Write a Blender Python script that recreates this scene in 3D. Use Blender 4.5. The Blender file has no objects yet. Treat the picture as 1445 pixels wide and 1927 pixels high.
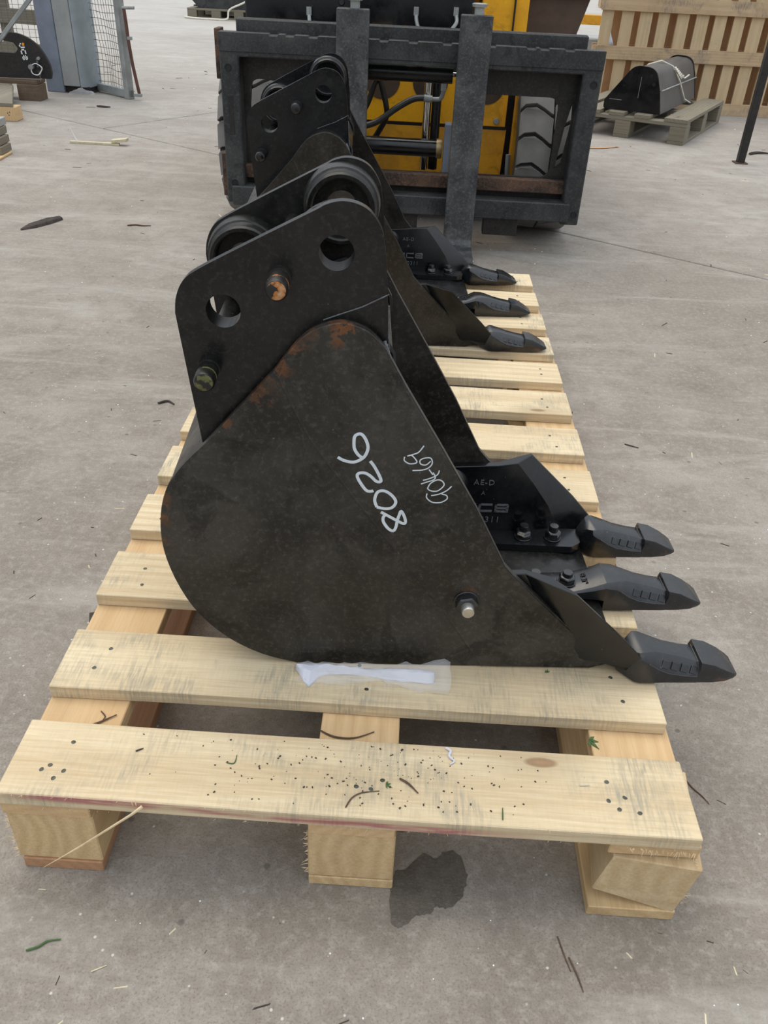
import bpy, bmesh, math, random
from mathutils import Vector, Matrix
from mathutils.geometry import tessellate_polygon
random.seed(7)
sc = bpy.context.scene
COL = sc.collection
pi = math.pi
H = 0.1469                                   # height of the pallet's deck above the ground

# ------------------------------------------------------------------ camera
cam = bpy.data.cameras.new('camera'); camo = bpy.data.objects.new('camera', cam); COL.objects.link(camo)
cam.sensor_fit = 'VERTICAL'; cam.sensor_height = 24.0; cam.lens = 24.0 * 1556.5 / 1927.0
cam.clip_start = 0.02; cam.clip_end = 300
_w = Vector((-0.01387, 0.82545, -0.56430)); _r = Vector((0.99857, 0.04546, 0.04196))
_w.normalize(); _r = (_r - _w * _r.dot(_w)).normalized(); _u = _r.cross(_w)
camo.matrix_world = Matrix(((_r.x, _u.x, -_w.x, 0.43524), (_r.y, _u.y, -_w.y, -0.57302), (_r.z, _u.z, -_w.z, 0.95540), (0, 0, 0, 1)))
sc.camera = camo

# ------------------------------------------------------------------ sky, sun, exposure
wd = bpy.data.worlds.new('overcast_sky'); sc.world = wd; wd.use_nodes = True
nt = wd.node_tree; nt.nodes.clear()
o = nt.nodes.new('ShaderNodeOutputWorld'); bg = nt.nodes.new('ShaderNodeBackground')
tc = nt.nodes.new('ShaderNodeTexCoord'); sx = nt.nodes.new('ShaderNodeSeparateXYZ'); cr = nt.nodes.new('ShaderNodeValToRGB')
nt.links.new(tc.outputs['Generated'], sx.inputs[0]); nt.links.new(sx.outputs['Z'], cr.inputs[0])
cr.color_ramp.elements[0].position = 0.0; cr.color_ramp.elements[0].color = (0.42, 0.45, 0.48, 1)
cr.color_ramp.elements[1].position = 0.9; cr.color_ramp.elements[1].color = (1.34, 1.45, 1.60, 1)
e = cr.color_ramp.elements.new(0.3); e.color = (0.84, 0.89, 0.95, 1)
nt.links.new(cr.outputs[0], bg.inputs[0]); bg.inputs[1].default_value = 0.93
nt.links.new(bg.outputs[0], o.inputs[0])
sl = bpy.data.lights.new('sun', 'SUN'); sl.energy = 1.35; sl.angle = math.radians(45); sl.color = (1.0, 0.87, 0.68)
so = bpy.data.objects.new('sun', sl); COL.objects.link(so); so.rotation_euler = (math.radians(-18), math.radians(-14), 0)
sc.view_settings.view_transform = 'Standard'; sc.view_settings.look = 'None'
sc.view_settings.exposure = 0.0; sc.view_settings.gamma = 1.0; sc.view_settings.use_curve_mapping = False

# ------------------------------------------------------------------ node helper
class NT:
    def __init__(s, name):
        s.m = bpy.data.materials.new(name); s.m.use_nodes = True; s.t = s.m.node_tree; s.t.nodes.clear()
        s.out = s.n('OutputMaterial'); s.b = s.n('BsdfPrincipled'); s.l(s.b.outputs[0], s.out.inputs[0])
    def n(s, ty, **k):
        a = s.t.nodes.new('ShaderNode' + ty)
        for q, v in k.items(): setattr(a, q, v)
        return a
    def l(s, a, b): s.t.links.new(a, b)
    def inp(s, node, i, v):
        if hasattr(v, 'is_linked') or hasattr(v, 'links'): s.l(v, node.inputs[i])
        else: node.inputs[i].default_value = v
    def coord(s, scale=(1, 1, 1), rnd=0.0, which='Object', rot=(0, 0, 0)):
        tc = s.n('TexCoord'); mp = s.n('Mapping'); mp.inputs['Scale'].default_value = scale; mp.inputs['Rotation'].default_value = rot
        src = tc.outputs[which]
        if rnd:
            oi = s.n('ObjectInfo'); vm = s.n('VectorMath', operation='MULTIPLY'); vm.inputs[1].default_value = (rnd, rnd * .37, rnd * .71)
            cb = s.n('CombineXYZ')
            for i in range(3): s.l(oi.outputs['Random'], cb.inputs[i])
            s.l(cb.outputs[0], vm.inputs[0]); ad = s.n('VectorMath', operation='ADD'); s.l(src, ad.inputs[0]); s.l(vm.outputs[0], ad.inputs[1]); src = ad.outputs[0]
        s.l(src, mp.inputs[0]); return mp.outputs[0]
    def noise(s, co, scale, detail=4, rough=0.6, dist=0):
        a = s.n('TexNoise'); s.l(co, a.inputs['Vector']); a.inputs['Scale'].default_value = scale; a.inputs['Detail'].default_value = detail
        a.inputs['Roughness'].default_value = rough; a.inputs['Distortion'].default_value = dist; return a.outputs[0]
    def ramp(s, f, p0, p1, c0=0.0, c1=1.0):
        a = s.n('MapRange'); a.clamp = True; s.l(f, a.inputs[0]); a.inputs[1].default_value = p0; a.inputs[2].default_value = p1
        a.inputs[3].default_value = c0; a.inputs[4].default_value = c1; return a.outputs[0]
    def math(s, op, a, b=0.0):
        m = s.n('Math', operation=op); s.inp(m, 0, a); s.inp(m, 1, b); return m.outputs[0]
    def mix(s, f, a, b, mode='MIX'):
        m = s.n('Mix', data_type='RGBA', blend_type=mode); s.inp(m, 0, f)
        for i, v in ((6, a), (7, b)):
            if isinstance(v, tuple): m.inputs[i].default_value = (*v, 1) if len(v) == 3 else v
            else: s.l(v, m.inputs[i])
        return m.outputs[2]
    def near(s, co, pts, r, edge=.35):
        """blotches around given spots, with a noisy outline"""
        tot = None
        nz = s.noise(co, 60, 4, .7)
        for p in pts:
            q = p[:3]; rr = p[3] if len(p) > 3 else r
            d = s.n('VectorMath', operation='DISTANCE'); s.l(co, d.inputs[0]); d.inputs[1].default_value = q
            v = s.math('ADD', s.math('DIVIDE', d.outputs['Value'], rr), s.ramp(nz, .3, .7, -.75, .75))
            k = s.ramp(v, .55, .75, 1, 0)
            tot = k if tot is None else s.math('MAXIMUM', tot, k)
        return tot
    def set(s, col=None, rough=None, metal=None, bump=None, bs=.3, bd=.002, **k):
        if col is not None: s.inp(s.b, 'Base Color', (*col, 1) if isinstance(col, tuple) and len(col) == 3 else col)
        if rough is not None: s.inp(s.b, 'Roughness', rough)
        if metal is not None: s.inp(s.b, 'Metallic', metal)
        if bump is not None:
            bp = s.n('Bump'); bp.inputs['Strength'].default_value = bs; bp.inputs['Distance'].default_value = bd
            s.l(bump, bp.inputs['Height']); s.l(bp.outputs[0], s.b.inputs['Normal'])
        for q, v in k.items(): s.b.inputs[q].default_value = v
        return s.m

def simple(name, col, rough=.5, metal=0, var=.25, scale=30, bs=.1):
    t = NT(name); co = t.coord((1, 1, 1), 3.0); n = t.noise(co, scale, 5, .65)
    c = t.mix(t.ramp(n, .3, .7), tuple(x * (1 - var) for x in col), tuple(min(1, x * (1 + var)) for x in col))
    return t.set(c, rough, metal, n, bs, .001)

def wood(name, light, dark, axis='X', grey=0.35, ringf=85, stain=(.36, .33, .25), rough=.75, red=False, knots=True):
    t = NT(name)
    base = t.coord((1, 1, 1), 9.0)
    sc_ = {'X': (.10, 1, 1), 'Y': (1, .10, 1), 'Z': (1, 1, .10)}[axis]
    co = t.coord(sc_, 9.0)
    warp = t.noise(co, 5, 3, .5)
    sep = t.n('SeparateXYZ'); t.l(co, sep.inputs[0])
    ax = {'X': (1, 2), 'Y': (0, 2), 'Z': (0, 1)}[axis]
    a = t.math('ADD', t.math('FRACT', t.math('MULTIPLY', sep.outputs[ax[0]], .9)), t.math('MULTIPLY', warp, .10))
    b = t.math('ADD', t.math('FRACT', t.math('MULTIPLY', sep.outputs[ax[1]], .9)), -.03)
    a = t.math('SUBTRACT', a, .45)
    rad = t.math('SQRT', t.math('ADD', t.math('MULTIPLY', a, a), t.math('MULTIPLY', b, b)))
    ring = t.math('SINE', t.math('MULTIPLY', rad, ringf * 6.28))
    fine = t.noise(t.coord(tuple(3 if q == 1 else .6 * q * 2 for q in sc_), 9.0), 90, 4, .7)
    f = t.math('ADD', t.math('MULTIPLY', t.ramp(ring, -1, 1), .36), t.math('MULTIPLY', t.ramp(fine, .36, .66), .46))
    c = t.mix(f, light, dark)
    if knots:
        ks = {'X': (3.0, 8, .02), 'Y': (8, 3.0, .02), 'Z': (8, .02, 3.0)}[axis]
        vo = t.n('TexVoronoi'); t.l(t.coord(ks, 9.0), vo.inputs['Vector']); vo.inputs['Scale'].default_value = 1.0; vo.inputs['Randomness'].default_value = 1
        kd = t.math('ADD', vo.outputs['Distance'], t.math('MULTIPLY', warp, .04))
        c = t.mix(t.ramp(kd, .10, .30, .45, 0), c, tuple(x * .62 for x in dark))
        c = t.mix(t.ramp(kd, .075, .095, .85, 0), c, (dark[0] * .45, dark[1] * .34, dark[2] * .28))
        c = t.mix(t.ramp(kd, .04, .06, .55, 0), c, (dark[0] * .8, dark[1] * .6, dark[2] * .5))
    # grey smudges with sawing marks across the grain
    sm = t.ramp(t.noise(base, 6, 5, .65, .3), .50, .64)
    saw = t.noise(t.coord({'X': (14, 1.2, 1), 'Y': (1.2, 14, 1), 'Z': (1, 1.2, 14)}[axis], 9.0), 22, 3, .6)
    k = t.math('MULTIPLY', t.math('ADD', sm, .12), t.ramp(saw, .40, .62, .15, 1.0))
    c = t.mix(t.math('MULTIPLY', k, grey), c, stain)
    c = t.mix(t.ramp(t.noise(base, 3.2, 3, .5), .35, .65, 0, .28), c, tuple(x * .9 for x in dark))
    if red:
        tcn = t.coord((1, 1, 1)); sp = t.n('SeparateXYZ'); t.l(tcn, sp.inputs[0]); ge = t.n('NewGeometry'); sn = t.n('SeparateXYZ'); t.l(ge.outputs['Normal'], sn.inputs[0])
        front = t.ramp(sn.outputs[1], -.6, -.9)
        nz = t.noise(t.coord((5, 1, 60)), 1.6, 4, .6)
        up = t.math('SUBTRACT', t.ramp(sp.outputs[0], -.35, .25, .016, .001), 0)      # the painted streak climbs to the right
        hi = t.ramp(t.math('ABSOLUTE', t.math('SUBTRACT', sp.outputs[2], t.math('SUBTRACT', up, .009))), .008, .003)
        rm = t.math('MULTIPLY', t.math('MULTIPLY', t.ramp(nz, .40, .55), front), hi)
        rm = t.math('MULTIPLY', rm, t.math('MULTIPLY', t.ramp(sp.outputs[0], -.40, -.34), t.ramp(sp.outputs[0], .22, .12)))
        c = t.mix(t.math('MULTIPLY', rm, .7), c, (.36, .045, .085))
    h = t.math('ADD', f, t.math('MULTIPLY', saw, .4))
    return t.set(c, rough, 0, h, .35, .0012)

# ------------------------------------------------------------------ materials
def concrete():
    t = NT('yard_concrete'); co = t.coord((1, 1, 1), 0, 'Object')
    big = t.noise(co, .7, 6, .62, .4); mid = t.noise(co, 4.5, 6, .65, .3); fine = t.noise(co, 75, 5, .75); mic = t.noise(co, 330, 3, .7)
    c = t.mix(t.ramp(big, .35, .66), (.250, .215, .176), (.385, .350, .305))
    c = t.mix(t.ramp(mid, .40, .66, 0, .6), c, (.205, .172, .138))
    pt = t.noise(co, 14, 6, .7, .5); c = t.mix(t.ramp(pt, .46, .64, 0, .45), c, (.185, .155, .125))
    c = t.mix(t.ramp(fine, .48, .72, 0, .6), c, (.43, .40, .355))
    c = t.mix(t.ramp(mic, .5, .72, 0, .65), c, (.10, .09, .078))
    # traffic film running along the yard
    st = t.noise(t.coord((.5, 2.4, 1), 0, 'Object', (0, 0, .45)), 3.0, 6, .7, .6)
    c = t.mix(t.ramp(st, .52, .68, 0, .4), c, (.47, .445, .40))
    st2 = t.noise(t.coord((.8, 3.4, 1), 0, 'Object', (0, 0, .2)), 4.0, 5, .7, .8)
    c = t.mix(t.ramp(st2, .56, .70, 0, .35), c, (.145, .128, .108))
    # glancing sky reflection on the distant floor, painted in as a paler tone
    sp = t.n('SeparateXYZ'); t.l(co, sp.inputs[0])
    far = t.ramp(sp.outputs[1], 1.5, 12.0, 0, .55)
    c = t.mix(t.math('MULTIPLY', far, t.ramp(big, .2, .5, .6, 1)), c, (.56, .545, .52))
    vo = t.n('TexVoronoi'); t.l(co, vo.inputs['Vector']); vo.inputs['Scale'].default_value = 75
    sel = t.n('SeparateXYZ'); t.l(vo.outputs['Color'], sel.inputs[0])
    spk = t.math('MULTIPLY', t.ramp(vo.outputs['Distance'], .16, .10), t.ramp(sel.outputs[0], .90, .93))
    c = t.mix(t.math('MULTIPLY', spk, .8), c, (.62, .60, .56))
    vo2 = t.n('TexVoronoi'); t.l(co, vo2.inputs['Vector']); vo2.inputs['Scale'].default_value = 38
    s2 = t.n('SeparateXYZ'); t.l(vo2.outputs['Color'], s2.inputs[0])
    c = t.mix(t.math('MULTIPLY', t.ramp(vo2.outputs['Distance'], .2, .12), t.ramp(s2.outputs[1], .93, .96, 0, .6)), c, (.085, .075, .065))
    h = t.math('ADD', t.math('MULTIPLY', fine, .6), t.math('MULTIPLY', mic, .5))
    return t.set(c, t.ramp(mid, .3, .7, .62, .85), 0, h, .55, .003)

def painted(name, base, dust, rust, film=.5, rough=.33, dusty=1.0, spec=.38):
    t = NT(name); co = t.coord()
    n = t.noise(co, 7, 6, .62, .5); f = t.noise(co, 130, 4, .8); g = t.noise(co, 30, 5, .7)
    c = t.mix(t.ramp(n, .42, .62, .12 * dusty, film), base, dust)
    c = t.mix(t.ramp(t.noise(co, 13, 5, .6, 1.0), .56, .64, 0, .65), c, tuple(x * .6 for x in base))
    c = t.mix(t.ramp(f, .50, .72, 0, .38 * dusty), c, tuple(x * 2.6 for x in dust))
    vo = t.n('TexVoronoi'); t.l(co, vo.inputs['Vector']); vo.inputs['Scale'].default_value = 150
    s2 = t.n('SeparateXYZ'); t.l(vo.outputs['Color'], s2.inputs[0])
    c = t.mix(t.math('MULTIPLY', t.ramp(vo.outputs['Distance'], .16, .08), t.ramp(s2.outputs[0], .955, .975, 0, .5)), c, (.20, .20, .18))
    if rust:
        k = t.near(co, rust, .015)
        c = t.mix(t.math('MULTIPLY', k, t.ramp(g, .42, .62, .10, .8)), c, (.20, .070, .018))
    r = t.math('ADD', t.ramp(n, .42, .62, rough - .04, rough + .14), t.ramp(g, .35, .7, -.04, .06))
    return t.set(c, r, 0, t.math('ADD', t.math('MULTIPLY', g, .8), t.math('MULTIPLY', f, .35)), .10, .0006, **{'Specular IOR Level': spec})

M = {}
M['concrete'] = concrete()
M['subbase'] = simple('joint_dirt', (.07, .06, .05), .9)
M['pine'] = wood('fresh_pine', (.80, .675, .455), (.52, .375, .205), 'X', .95)
M['pine_red'] = wood('fresh_pine_painted_edge', (.80, .675, .455), (.52, .375, .205), 'X', .95, red=True)
M['pine_len'] = wood('pine_lengthwise', (.70, .50, .275), (.54, .345, .165), 'Y', .15)
M['skid'] = wood('red_larch_skid', (.50, .28, .145), (.36, .185, .095), 'Y', .1)
M['block'] = wood('pine_block', (.72, .53, .29), (.46, .295, .13), 'Y', .15, 60)
M['block_lap'] = wood('pine_block_turned', (.68, .52, .31), (.46, .31, .15), 'Y', .25, 48)
M['splint'] = simple('raw_splinters', (.66, .52, .32), .8)
M['old_wood'] = wood('weathered_wood', (.27, .24, .175), (.16, .138, .10), 'X', .5, 70, (.20, .20, .18))
M['old_wood_y'] = wood('weathered_wood_lengthwise', (.27, .24, .175), (.16, .138, .10), 'Y', .5, 70, (.20, .20, .18))
M['crate_rail'] = wood('crate_rail_pine', (.66, .50, .31), (.47, .31, .17), 'X', .85, 60, (.17, .155, .14))
M['crate_slat'] = wood('crate_slat_pine', (.67, .53, .33), (.52, .37, .20), 'Z', .45, 60, (.38, .33, .26))
M['crate_back'] = wood('crate_back_boards', (.60, .36, .19), (.48, .27, .13), 'Z', .2, 60, (.2, .15, .1))
rustpts = [(-.030, 0, .412, .024), (-.012, 0, .436, .020), (.006, 0, .458, .018), (.022, 0, .474, .014), (.053, 0, .480, .020), (.052, 0, .466, .010), (-.155, 0, .262, .018), (-.157, 0, .235, .016), (-.158, 0, .20, .012),
           (-.072, 0, .365, .009), (.22, 0, .132, .012), (.38, -.02, .115, .012), (.42, -.02, .075, .022), (.445, -.02, .055, .014), (.35, -.02, .147, .014)]
earrust = [(-.005, .05, .565, .022), (.012, .05, .575, .014), (.099, .05, .50, .013), (.099, .05, .47, .013), (-.098, .05, .512, .008), (-.011, .05, .53, .014), (-.094, .05, .43, .017), (-.080, .05, .425, .010)]
M['steel_side'] = painted('dusty_black_side_plate', (.0095, .0087, .0076), (.052, .047, .039), rustpts, .80, .38)
M['steel'] = painted('black_bucket_paint', (.0048, .0050, .0054), (.024, .0225, .0185), earrust + [(.355, .31, .148, .012), (.30, .29, .16, .008)], .45, .27)
M['steel_side2'] = painted('plain_black_side_plate', (.0085, .0077, .0066), (.036, .031, .025), None, .65, .34)
M['steel2'] = painted('plain_black_bucket_paint', (.0045, .0048, .0056), (.014, .014, .0135), None, .45, .26)
M['steel_clean'] = painted('glossy_black_paint', (.0040, .0046, .0058), (.012, .0125, .0135), None, .4, .22, .7, .5)
M['cast'] = painted('black_cast_tooth', (.0065, .0075, .0095), (.017, .018, .020), [(.575, .26, .008, .012), (.56, .26, .006, .012), (.575, -.025, .006, .010), (.45, -.03, .05, .010), (.49, .26, .02, .010)], .4, .25, 1, .75)
M['weld'] = painted('silvery_weld', (.06, .063, .066), (.16, .165, .17), None, .7, .35)
M['marker'] = simple('chalky_paint_marker', (.62, .68, .72), .6, 0, .1)
M['zinc'] = simple('zinc_plated_steel', (.55, .54, .50), .35, .9, .2)
M['nutblack'] = painted('oily_black_nut', (.010, .010, .011), (.028, .028, .028), None, .5, .22, 1, .7)
for nm, c1 in (('rustpin', (.42, .15, .03)), ('olivepin', (.10, .10, .028))):
    t = NT(nm); n = t.noise(t.coord(), 75, 4, .6)
    M[nm] = t.set(t.mix(t.ramp(n, .47, .52), (.012, .011, .010), t.mix(t.ramp(n, .55, .70), c1, (.50, .36, .22) if nm == 'rustpin' else (.16, .15, .06))), .6, 0, n, .3, .0006)
M['carriage'] = painted('worn_grey_black_steel', (.018, .020, .022), (.060, .062, .060), [(.98, 0, .45, .045), (.985, 0, .38, .02)], .75, .48)
M['tine'] = painted('scuffed_fork_steel', (.028, .030, .033), (.105, .106, .105), None, .85, .42)
M['dark_frame'] = painted('black_frame_steel', (.012, .012, .013), (.04, .034, .028), None, .6, .5)  # plain black steel for frame parts, post and hitch
M['rusty_bar'] = painted('rusty_crossbar', (.03, .022, .018), (.15, .085, .055), [(.40, 0, .24, .03), (.5, 0, .23, .02), (.72, 0, .24, .03), (.86, 0, .24, .02)], .9, .7)
M['yellow'] = painted('machine_yellow', (.92, .45, .012), (.74, .33, .015), [(.3, 0, .2, .02)], .6, .38, .25)
M['yellow_dirty'] = painted('dirty_machine_yellow', (.74, .35, .018), (.50, .235, .025), None, .8, .5, .4)
M['brown_panel'] = simple('brown_grimy_panel', (.075, .045, .028), .55, 0, .5, 6)
M['rubber'] = simple('grey_dusty_tyre', (.185, .178, .165), .85, 0, .15, 14)
M['rubber_dark'] = simple('shaded_tyre_groove', (.075, .072, .067), .9)  # groove shade put into the colour between the tread blocks
M['hose'] = simple('black_hose', (.014, .014, .014), .4)
M['chrome'] = simple('chromed_rod', (.75, .75, .74), .12, 1, .05)
M['brass'] = simple('brass_ring', (.35, .27, .14), .45, .8)
M['galv'] = simple('galvanised_steel', (.30, .315, .31), .5, .35, .3, 8)
M['bluegrey'] = simple('blue_grey_painted_steel', (.205, .235, .29), .6, 0, .25, 5)
M['palegrey'] = simple('pale_grey_painted_steel', (.34, .35, .345), .6, 0, .2, 5)
M['paleblue'] = simple('pale_blue_painted_steel', (.30, .35, .38), .6, 0, .2, 5)
M['mesh'] = simple('weathered_mesh_wire', (.16, .155, .135), .6, .3)
M['rusttube'] = simple('rusty_tube', (.11, .05, .035), .7, 0, .3)
M['whitepaint'] = simple('white_lettering', (.85, .86, .86), .4, 0, .05)
M['orange'] = simple('orange_lettering', (.85, .33, .03), .4, 0, .05)
M['redplastic'] = simple('red_plastic', (.55, .03, .04), .4)
M['paper'] = simple('crumpled_white_paper', (.66, .67, .74), .6, 0, .08, 20, .3)
M['strap'] = simple('cream_strap', (.72, .69, .58), .6, 0, .1)
M['bark'] = simple('dark_bark', (.055, .042, .036), .85, 0, .5, 90, .6)
M['twig'] = simple('brown_twig', (.10, .062, .040), .85, 0, .4, 90)
M['leaf'] = simple('green_leaf_bit', (.06, .12, .035), .7, 0, .4, 60)
M['pale_chip'] = simple('pale_wood_chip', (.62, .55, .38), .8, 0, .2)
M['wetstain'] = None
t = NT('damp_oil_patch'); co = t.coord(); n1 = t.noise(co, 45, 5, .7); n2 = t.noise(co, 260, 3, .7)
M['wetstain'] = t.set(t.mix(t.ramp(n2, .5, .7, 0, .6), t.mix(t.ramp(n1, .35, .65), (.080, .068, .054), (.120, .104, .084)), (.17, .155, .13)), .50, 0, n2, .5, .002)
t = NT('clear_plastic_film'); t.set((.92, .93, .95), .12)
tr = t.n('BsdfTransparent'); mx = t.n('MixShader'); mx.inputs[0].default_value = .14; t.l(tr.outputs[0], mx.inputs[1]); t.l(t.b.outputs[0], mx.inputs[2]); t.l(mx.outputs[0], t.out.inputs[0])
M['film'] = t.m
t = NT('red_and_white_film'); nz = t.noise(t.coord((1, 1, 1)), 22, 2)
M['redwhite'] = t.set(t.mix(t.ramp(nz, .50, .53), (.80, .79, .78), (.62, .05, .09)), .4)

# ------------------------------------------------------------------ mesh builder
class MB:
    def __init__(s): s.v = []; s.f = []
    def add(s, vs, fs):
        o = len(s.v); s.v += [tuple(x) for x in vs]; s.f += [tuple(i + o for i in q) for q in fs]; return s
    def box(s, x0, x1, y0, y1, z0, z1, M4=None):
        vs = [Vector((x, y, z)) for z in (z0, z1) for y in (y0, y1) for x in (x0, x1)]
        if M4: vs = [M4 @ q for q in vs]
        return s.add(vs, [(0, 2, 3, 1), (4, 5, 7, 6), (0, 1, 5, 4), (2, 6, 7, 3), (0, 4, 6, 2), (1, 3, 7, 5)])
    def hexa(s, c): return s.add(c, [(0, 3, 2, 1), (4, 5, 6, 7), (0, 1, 5, 4), (1, 2, 6, 5), (2, 3, 7, 6), (3, 0, 4, 7)])
    def prism(s, outer, a, b, holes=(), plane='XZ', fn=None):
        """outline in a plane, extruded from a to b along the third axis"""
        loops = [list(outer)] + [list(h) for h in holes]
        tris = tessellate_polygon([[Vector((p[0], p[1], 0)) for p in L] for L in loops])
        flat = [p for L in loops for p in L]; n = len(flat)
        def P(p, d):
            if plane == 'XZ': return (p[0], d, p[1])
            if plane == 'XY': return (p[0], p[1], d)
            return (d, p[0], p[1])
        vs = [P(p, a) for p in flat] + [P(p, b) for p in flat]
        if fn: vs = [fn(q) for q in vs]
        fs = [tuple(t) for t in tris] + [tuple(i + n for i in reversed(t)) for t in tris]
        o = 0
        for L in loops:
            k = len(L)
            for i in range(k): fs.append((o + i, o + (i + 1) % k, o + (i + 1) % k + n, o + i + n))
            o += k
        return s.add(vs, fs)
    def cyl(s, p0, p1, r0, r1=None, n=20, cap=True, ph=0):
        r1 = r0 if r1 is None else r1
        p0 = Vector(p0); p1 = Vector(p1); d = (p1 - p0).normalized()
        a = d.cross(Vector((0, 0, 1)) if abs(d.z) < .9 else Vector((1, 0, 0))).normalized(); b = d.cross(a)
        vs = []
        for p, r in ((p0, r0), (p1, r1)):
            for i in range(n):
                t = 2 * pi * i / n + ph; vs.append(p + a * (r * math.cos(t)) + b * (r * math.sin(t)))
        fs = [(i, (i + 1) % n, (i + 1) % n + n, i + n) for i in range(n)]
        if cap: fs += [tuple(reversed(range(n))), tuple(range(n, 2 * n))]
        return s.add(vs, fs)
    def lathe(s, prof, c, axis, n=40, closed=False):
        """prof: (t along axis, radius)"""
        c = Vector(c); d = Vector(axis).normalized(); a = d.cross(Vector((0, 0, 1)) if abs(d.z) < .9 else Vector((1, 0, 0))).normalized(); b = d.cross(a)
        vs = [c + d * t + a * (r * math.cos(2 * pi * i / n)) + b * (r * math.sin(2 * pi * i / n)) for t, r in prof for i in range(n)]
        m = len(prof); fs = []
        for j in range(m if closed else m - 1):
            k = (j + 1) % m
            for i in range(n): fs.append((j * n + i, j * n + (i + 1) % n, k * n + (i + 1) % n, k * n + i))
        return s.add(vs, fs)
    def tube(s, path, r, n=8, flat=None, taper=None):
        path = [Vector(p) for p in path]; m = len(path); vs = []; prev = None
        for i, p in enumerate(path):
            d = (path[min(i + 1, m - 1)] - path[max(i - 1, 0)]).normalized()
            if prev is None: a = d.cross(Vector((0, 0, 1)) if abs(d.z) < .9 else Vector((1, 0, 0))).normalized()
            else: a = (prev - d * prev.dot(d)).normalized()
            prev = a; b = d.cross(a); rr = r * (taper(i / (m - 1)) if taper else 1)
            for k in range(n):
                t = 2 * pi * k / n; q = a * (rr * math.cos(t)) + b * (rr * math.sin(t))
                if flat: q = Vector((q.x * flat[0], q.y * flat[1], q.z * flat[2]))
                vs.append(p + q)
        fs = [(i * n + k, i * n + (k + 1) % n, (i + 1) * n + (k + 1) % n, (i + 1) * n + k) for i in range(m - 1) for k in range(n)]
        fs += [tuple(reversed(range(n))), tuple(range((m - 1) * n, m * n))]
        return s.add(vs, fs)
    def loft(s, secs):
        n = len(secs[0]); vs = [p for c in secs for p in c]; m = len(secs)
        fs = [(i * n + k, i * n + (k + 1) % n, (i + 1) * n + (k + 1) % n, (i + 1) * n + k) for i in range(m - 1) for k in range(n)]
        fs += [tuple(reversed(range(n))), tuple(range((m - 1) * n, m * n))]
        return s.add(vs, fs)
    def xf(s, M4): s.v = [tuple(M4 @ Vector(p)) for p in s.v]; return s
    def mesh(s, name, mat, bev=0, seg=1, smooth=35, jit=0):
        me = bpy.data.meshes.new(name); bm = bmesh.new()
        vs = [bm.verts.new(p) for p in s.v]
        for q in s.f:
            try: bm.faces.new([vs[i] for i in q])
            except ValueError: pass
        bmesh.ops.remove_doubles(bm, verts=bm.verts, dist=1e-6)
        bmesh.ops.recalc_face_normals(bm, faces=bm.faces)
        if bev:
            ed = [e for e in bm.edges if len(e.link_faces) == 2 and e.calc_face_angle(0) > math.radians(38)]
            bmesh.ops.bevel(bm, geom=ed, offset=bev, segments=seg, affect='EDGES', clamp_overlap=True)
        bm.to_mesh(me); bm.free()
        if smooth:
            me.shade_smooth(); me.set_sharp_from_angle(angle=math.radians(smooth))
        me.materials.append(M[mat]); return me
    def part(s, name, mat, parent=None, bev=0, seg=1, smooth=35, label=None, kind=None):
        return link(name, s.mesh(name, mat, bev, seg, smooth), parent, label, kind)

def link(name, me, parent=None, label=None, kind=None, loc=None, rz=None):
    ob = bpy.data.objects.new(name, me); COL.objects.link(ob)
    if parent: ob.parent = parent
    if label: ob['label'] = label
    if kind: ob['kind'] = kind
    if loc is not None: ob.location = loc
    if rz is not None: ob.rotation_euler = (0, 0, rz)
    return ob
def thing(name, label, cat, loc=(0, 0, 0), rz=0, group=None):
    ob = bpy.data.objects.new(name, None); COL.objects.link(ob); ob.empty_display_size = .1
    ob.location = loc; ob.rotation_euler = (0, 0, rz); ob['label'] = label; ob['category'] = cat
    if group: ob['group'] = group
    return ob
def tag(ob, label, cat, group=None):
    ob['label'] = label; ob['category'] = cat
    if group: ob['group'] = group
    return ob
def spline(pts, k=6, closed=False):
    out = []; n = len(pts)
    for i in range(n if closed else n - 1):
        g = lambda j: pts[j % n] if closed else pts[max(0, min(n - 1, j))]
        p0, p1, p2, p3 = g(i - 1), g(i), g(i + 1), g(i + 2)
        for q in range(k):
            t = q / k
            out.append(tuple(.5 * (2 * b + (c - a) * t + (2 * a - 5 * b + 4 * c - d) * t * t + (3 * b - a - 3 * c + d) * t ** 3) for a, b, c, d in zip(p0, p1, p2, p3)))
    if not closed: out.append(tuple(pts[-1]))
    return out
def circle(cx, cy, r, n=28): return [(cx + r * math.cos(2 * pi * i / n), cy + r * math.sin(2 * pi * i / n)) for i in range(n)]
def rrect(x0, x1, z0, z1, r, n=5):
    out = []
    for cx, cz, a0 in ((x1 - r, z1 - r, 0), (x0 + r, z1 - r, 90), (x0 + r, z0 + r, 180), (x1 - r, z0 + r, 270)):
        for i in range(n + 1):
            a = math.radians(a0 + 90 * i / n); out.append((cx + r * math.cos(a), cz + r * math.sin(a)))
    return out
def fillet(pts, rs, n=5):
    """round the corners of an outline"""
    out = []; m = len(pts)
    for i, p in enumerate(pts):
        r = rs[i] if isinstance(rs, (list, tuple)) else rs
        P = Vector(p); A = Vector(pts[i - 1]); B = Vector(pts[(i + 1) % m])
        if r <= 0: out.append(tuple(p)); continue
        da = (A - P).normalized(); db = (B - P).normalized(); ang = da.angle(db); t = min(r / math.tan(ang / 2), (A - P).length * .49, (B - P).length * .49)
        q0 = P + da * t; q1 = P + db * t
        for k in range(n + 1):
            s = k / n; out.append(tuple(q0 * (1 - s) ** 2 + P * 2 * s * (1 - s) + q1 * s * s))
    return out
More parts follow.
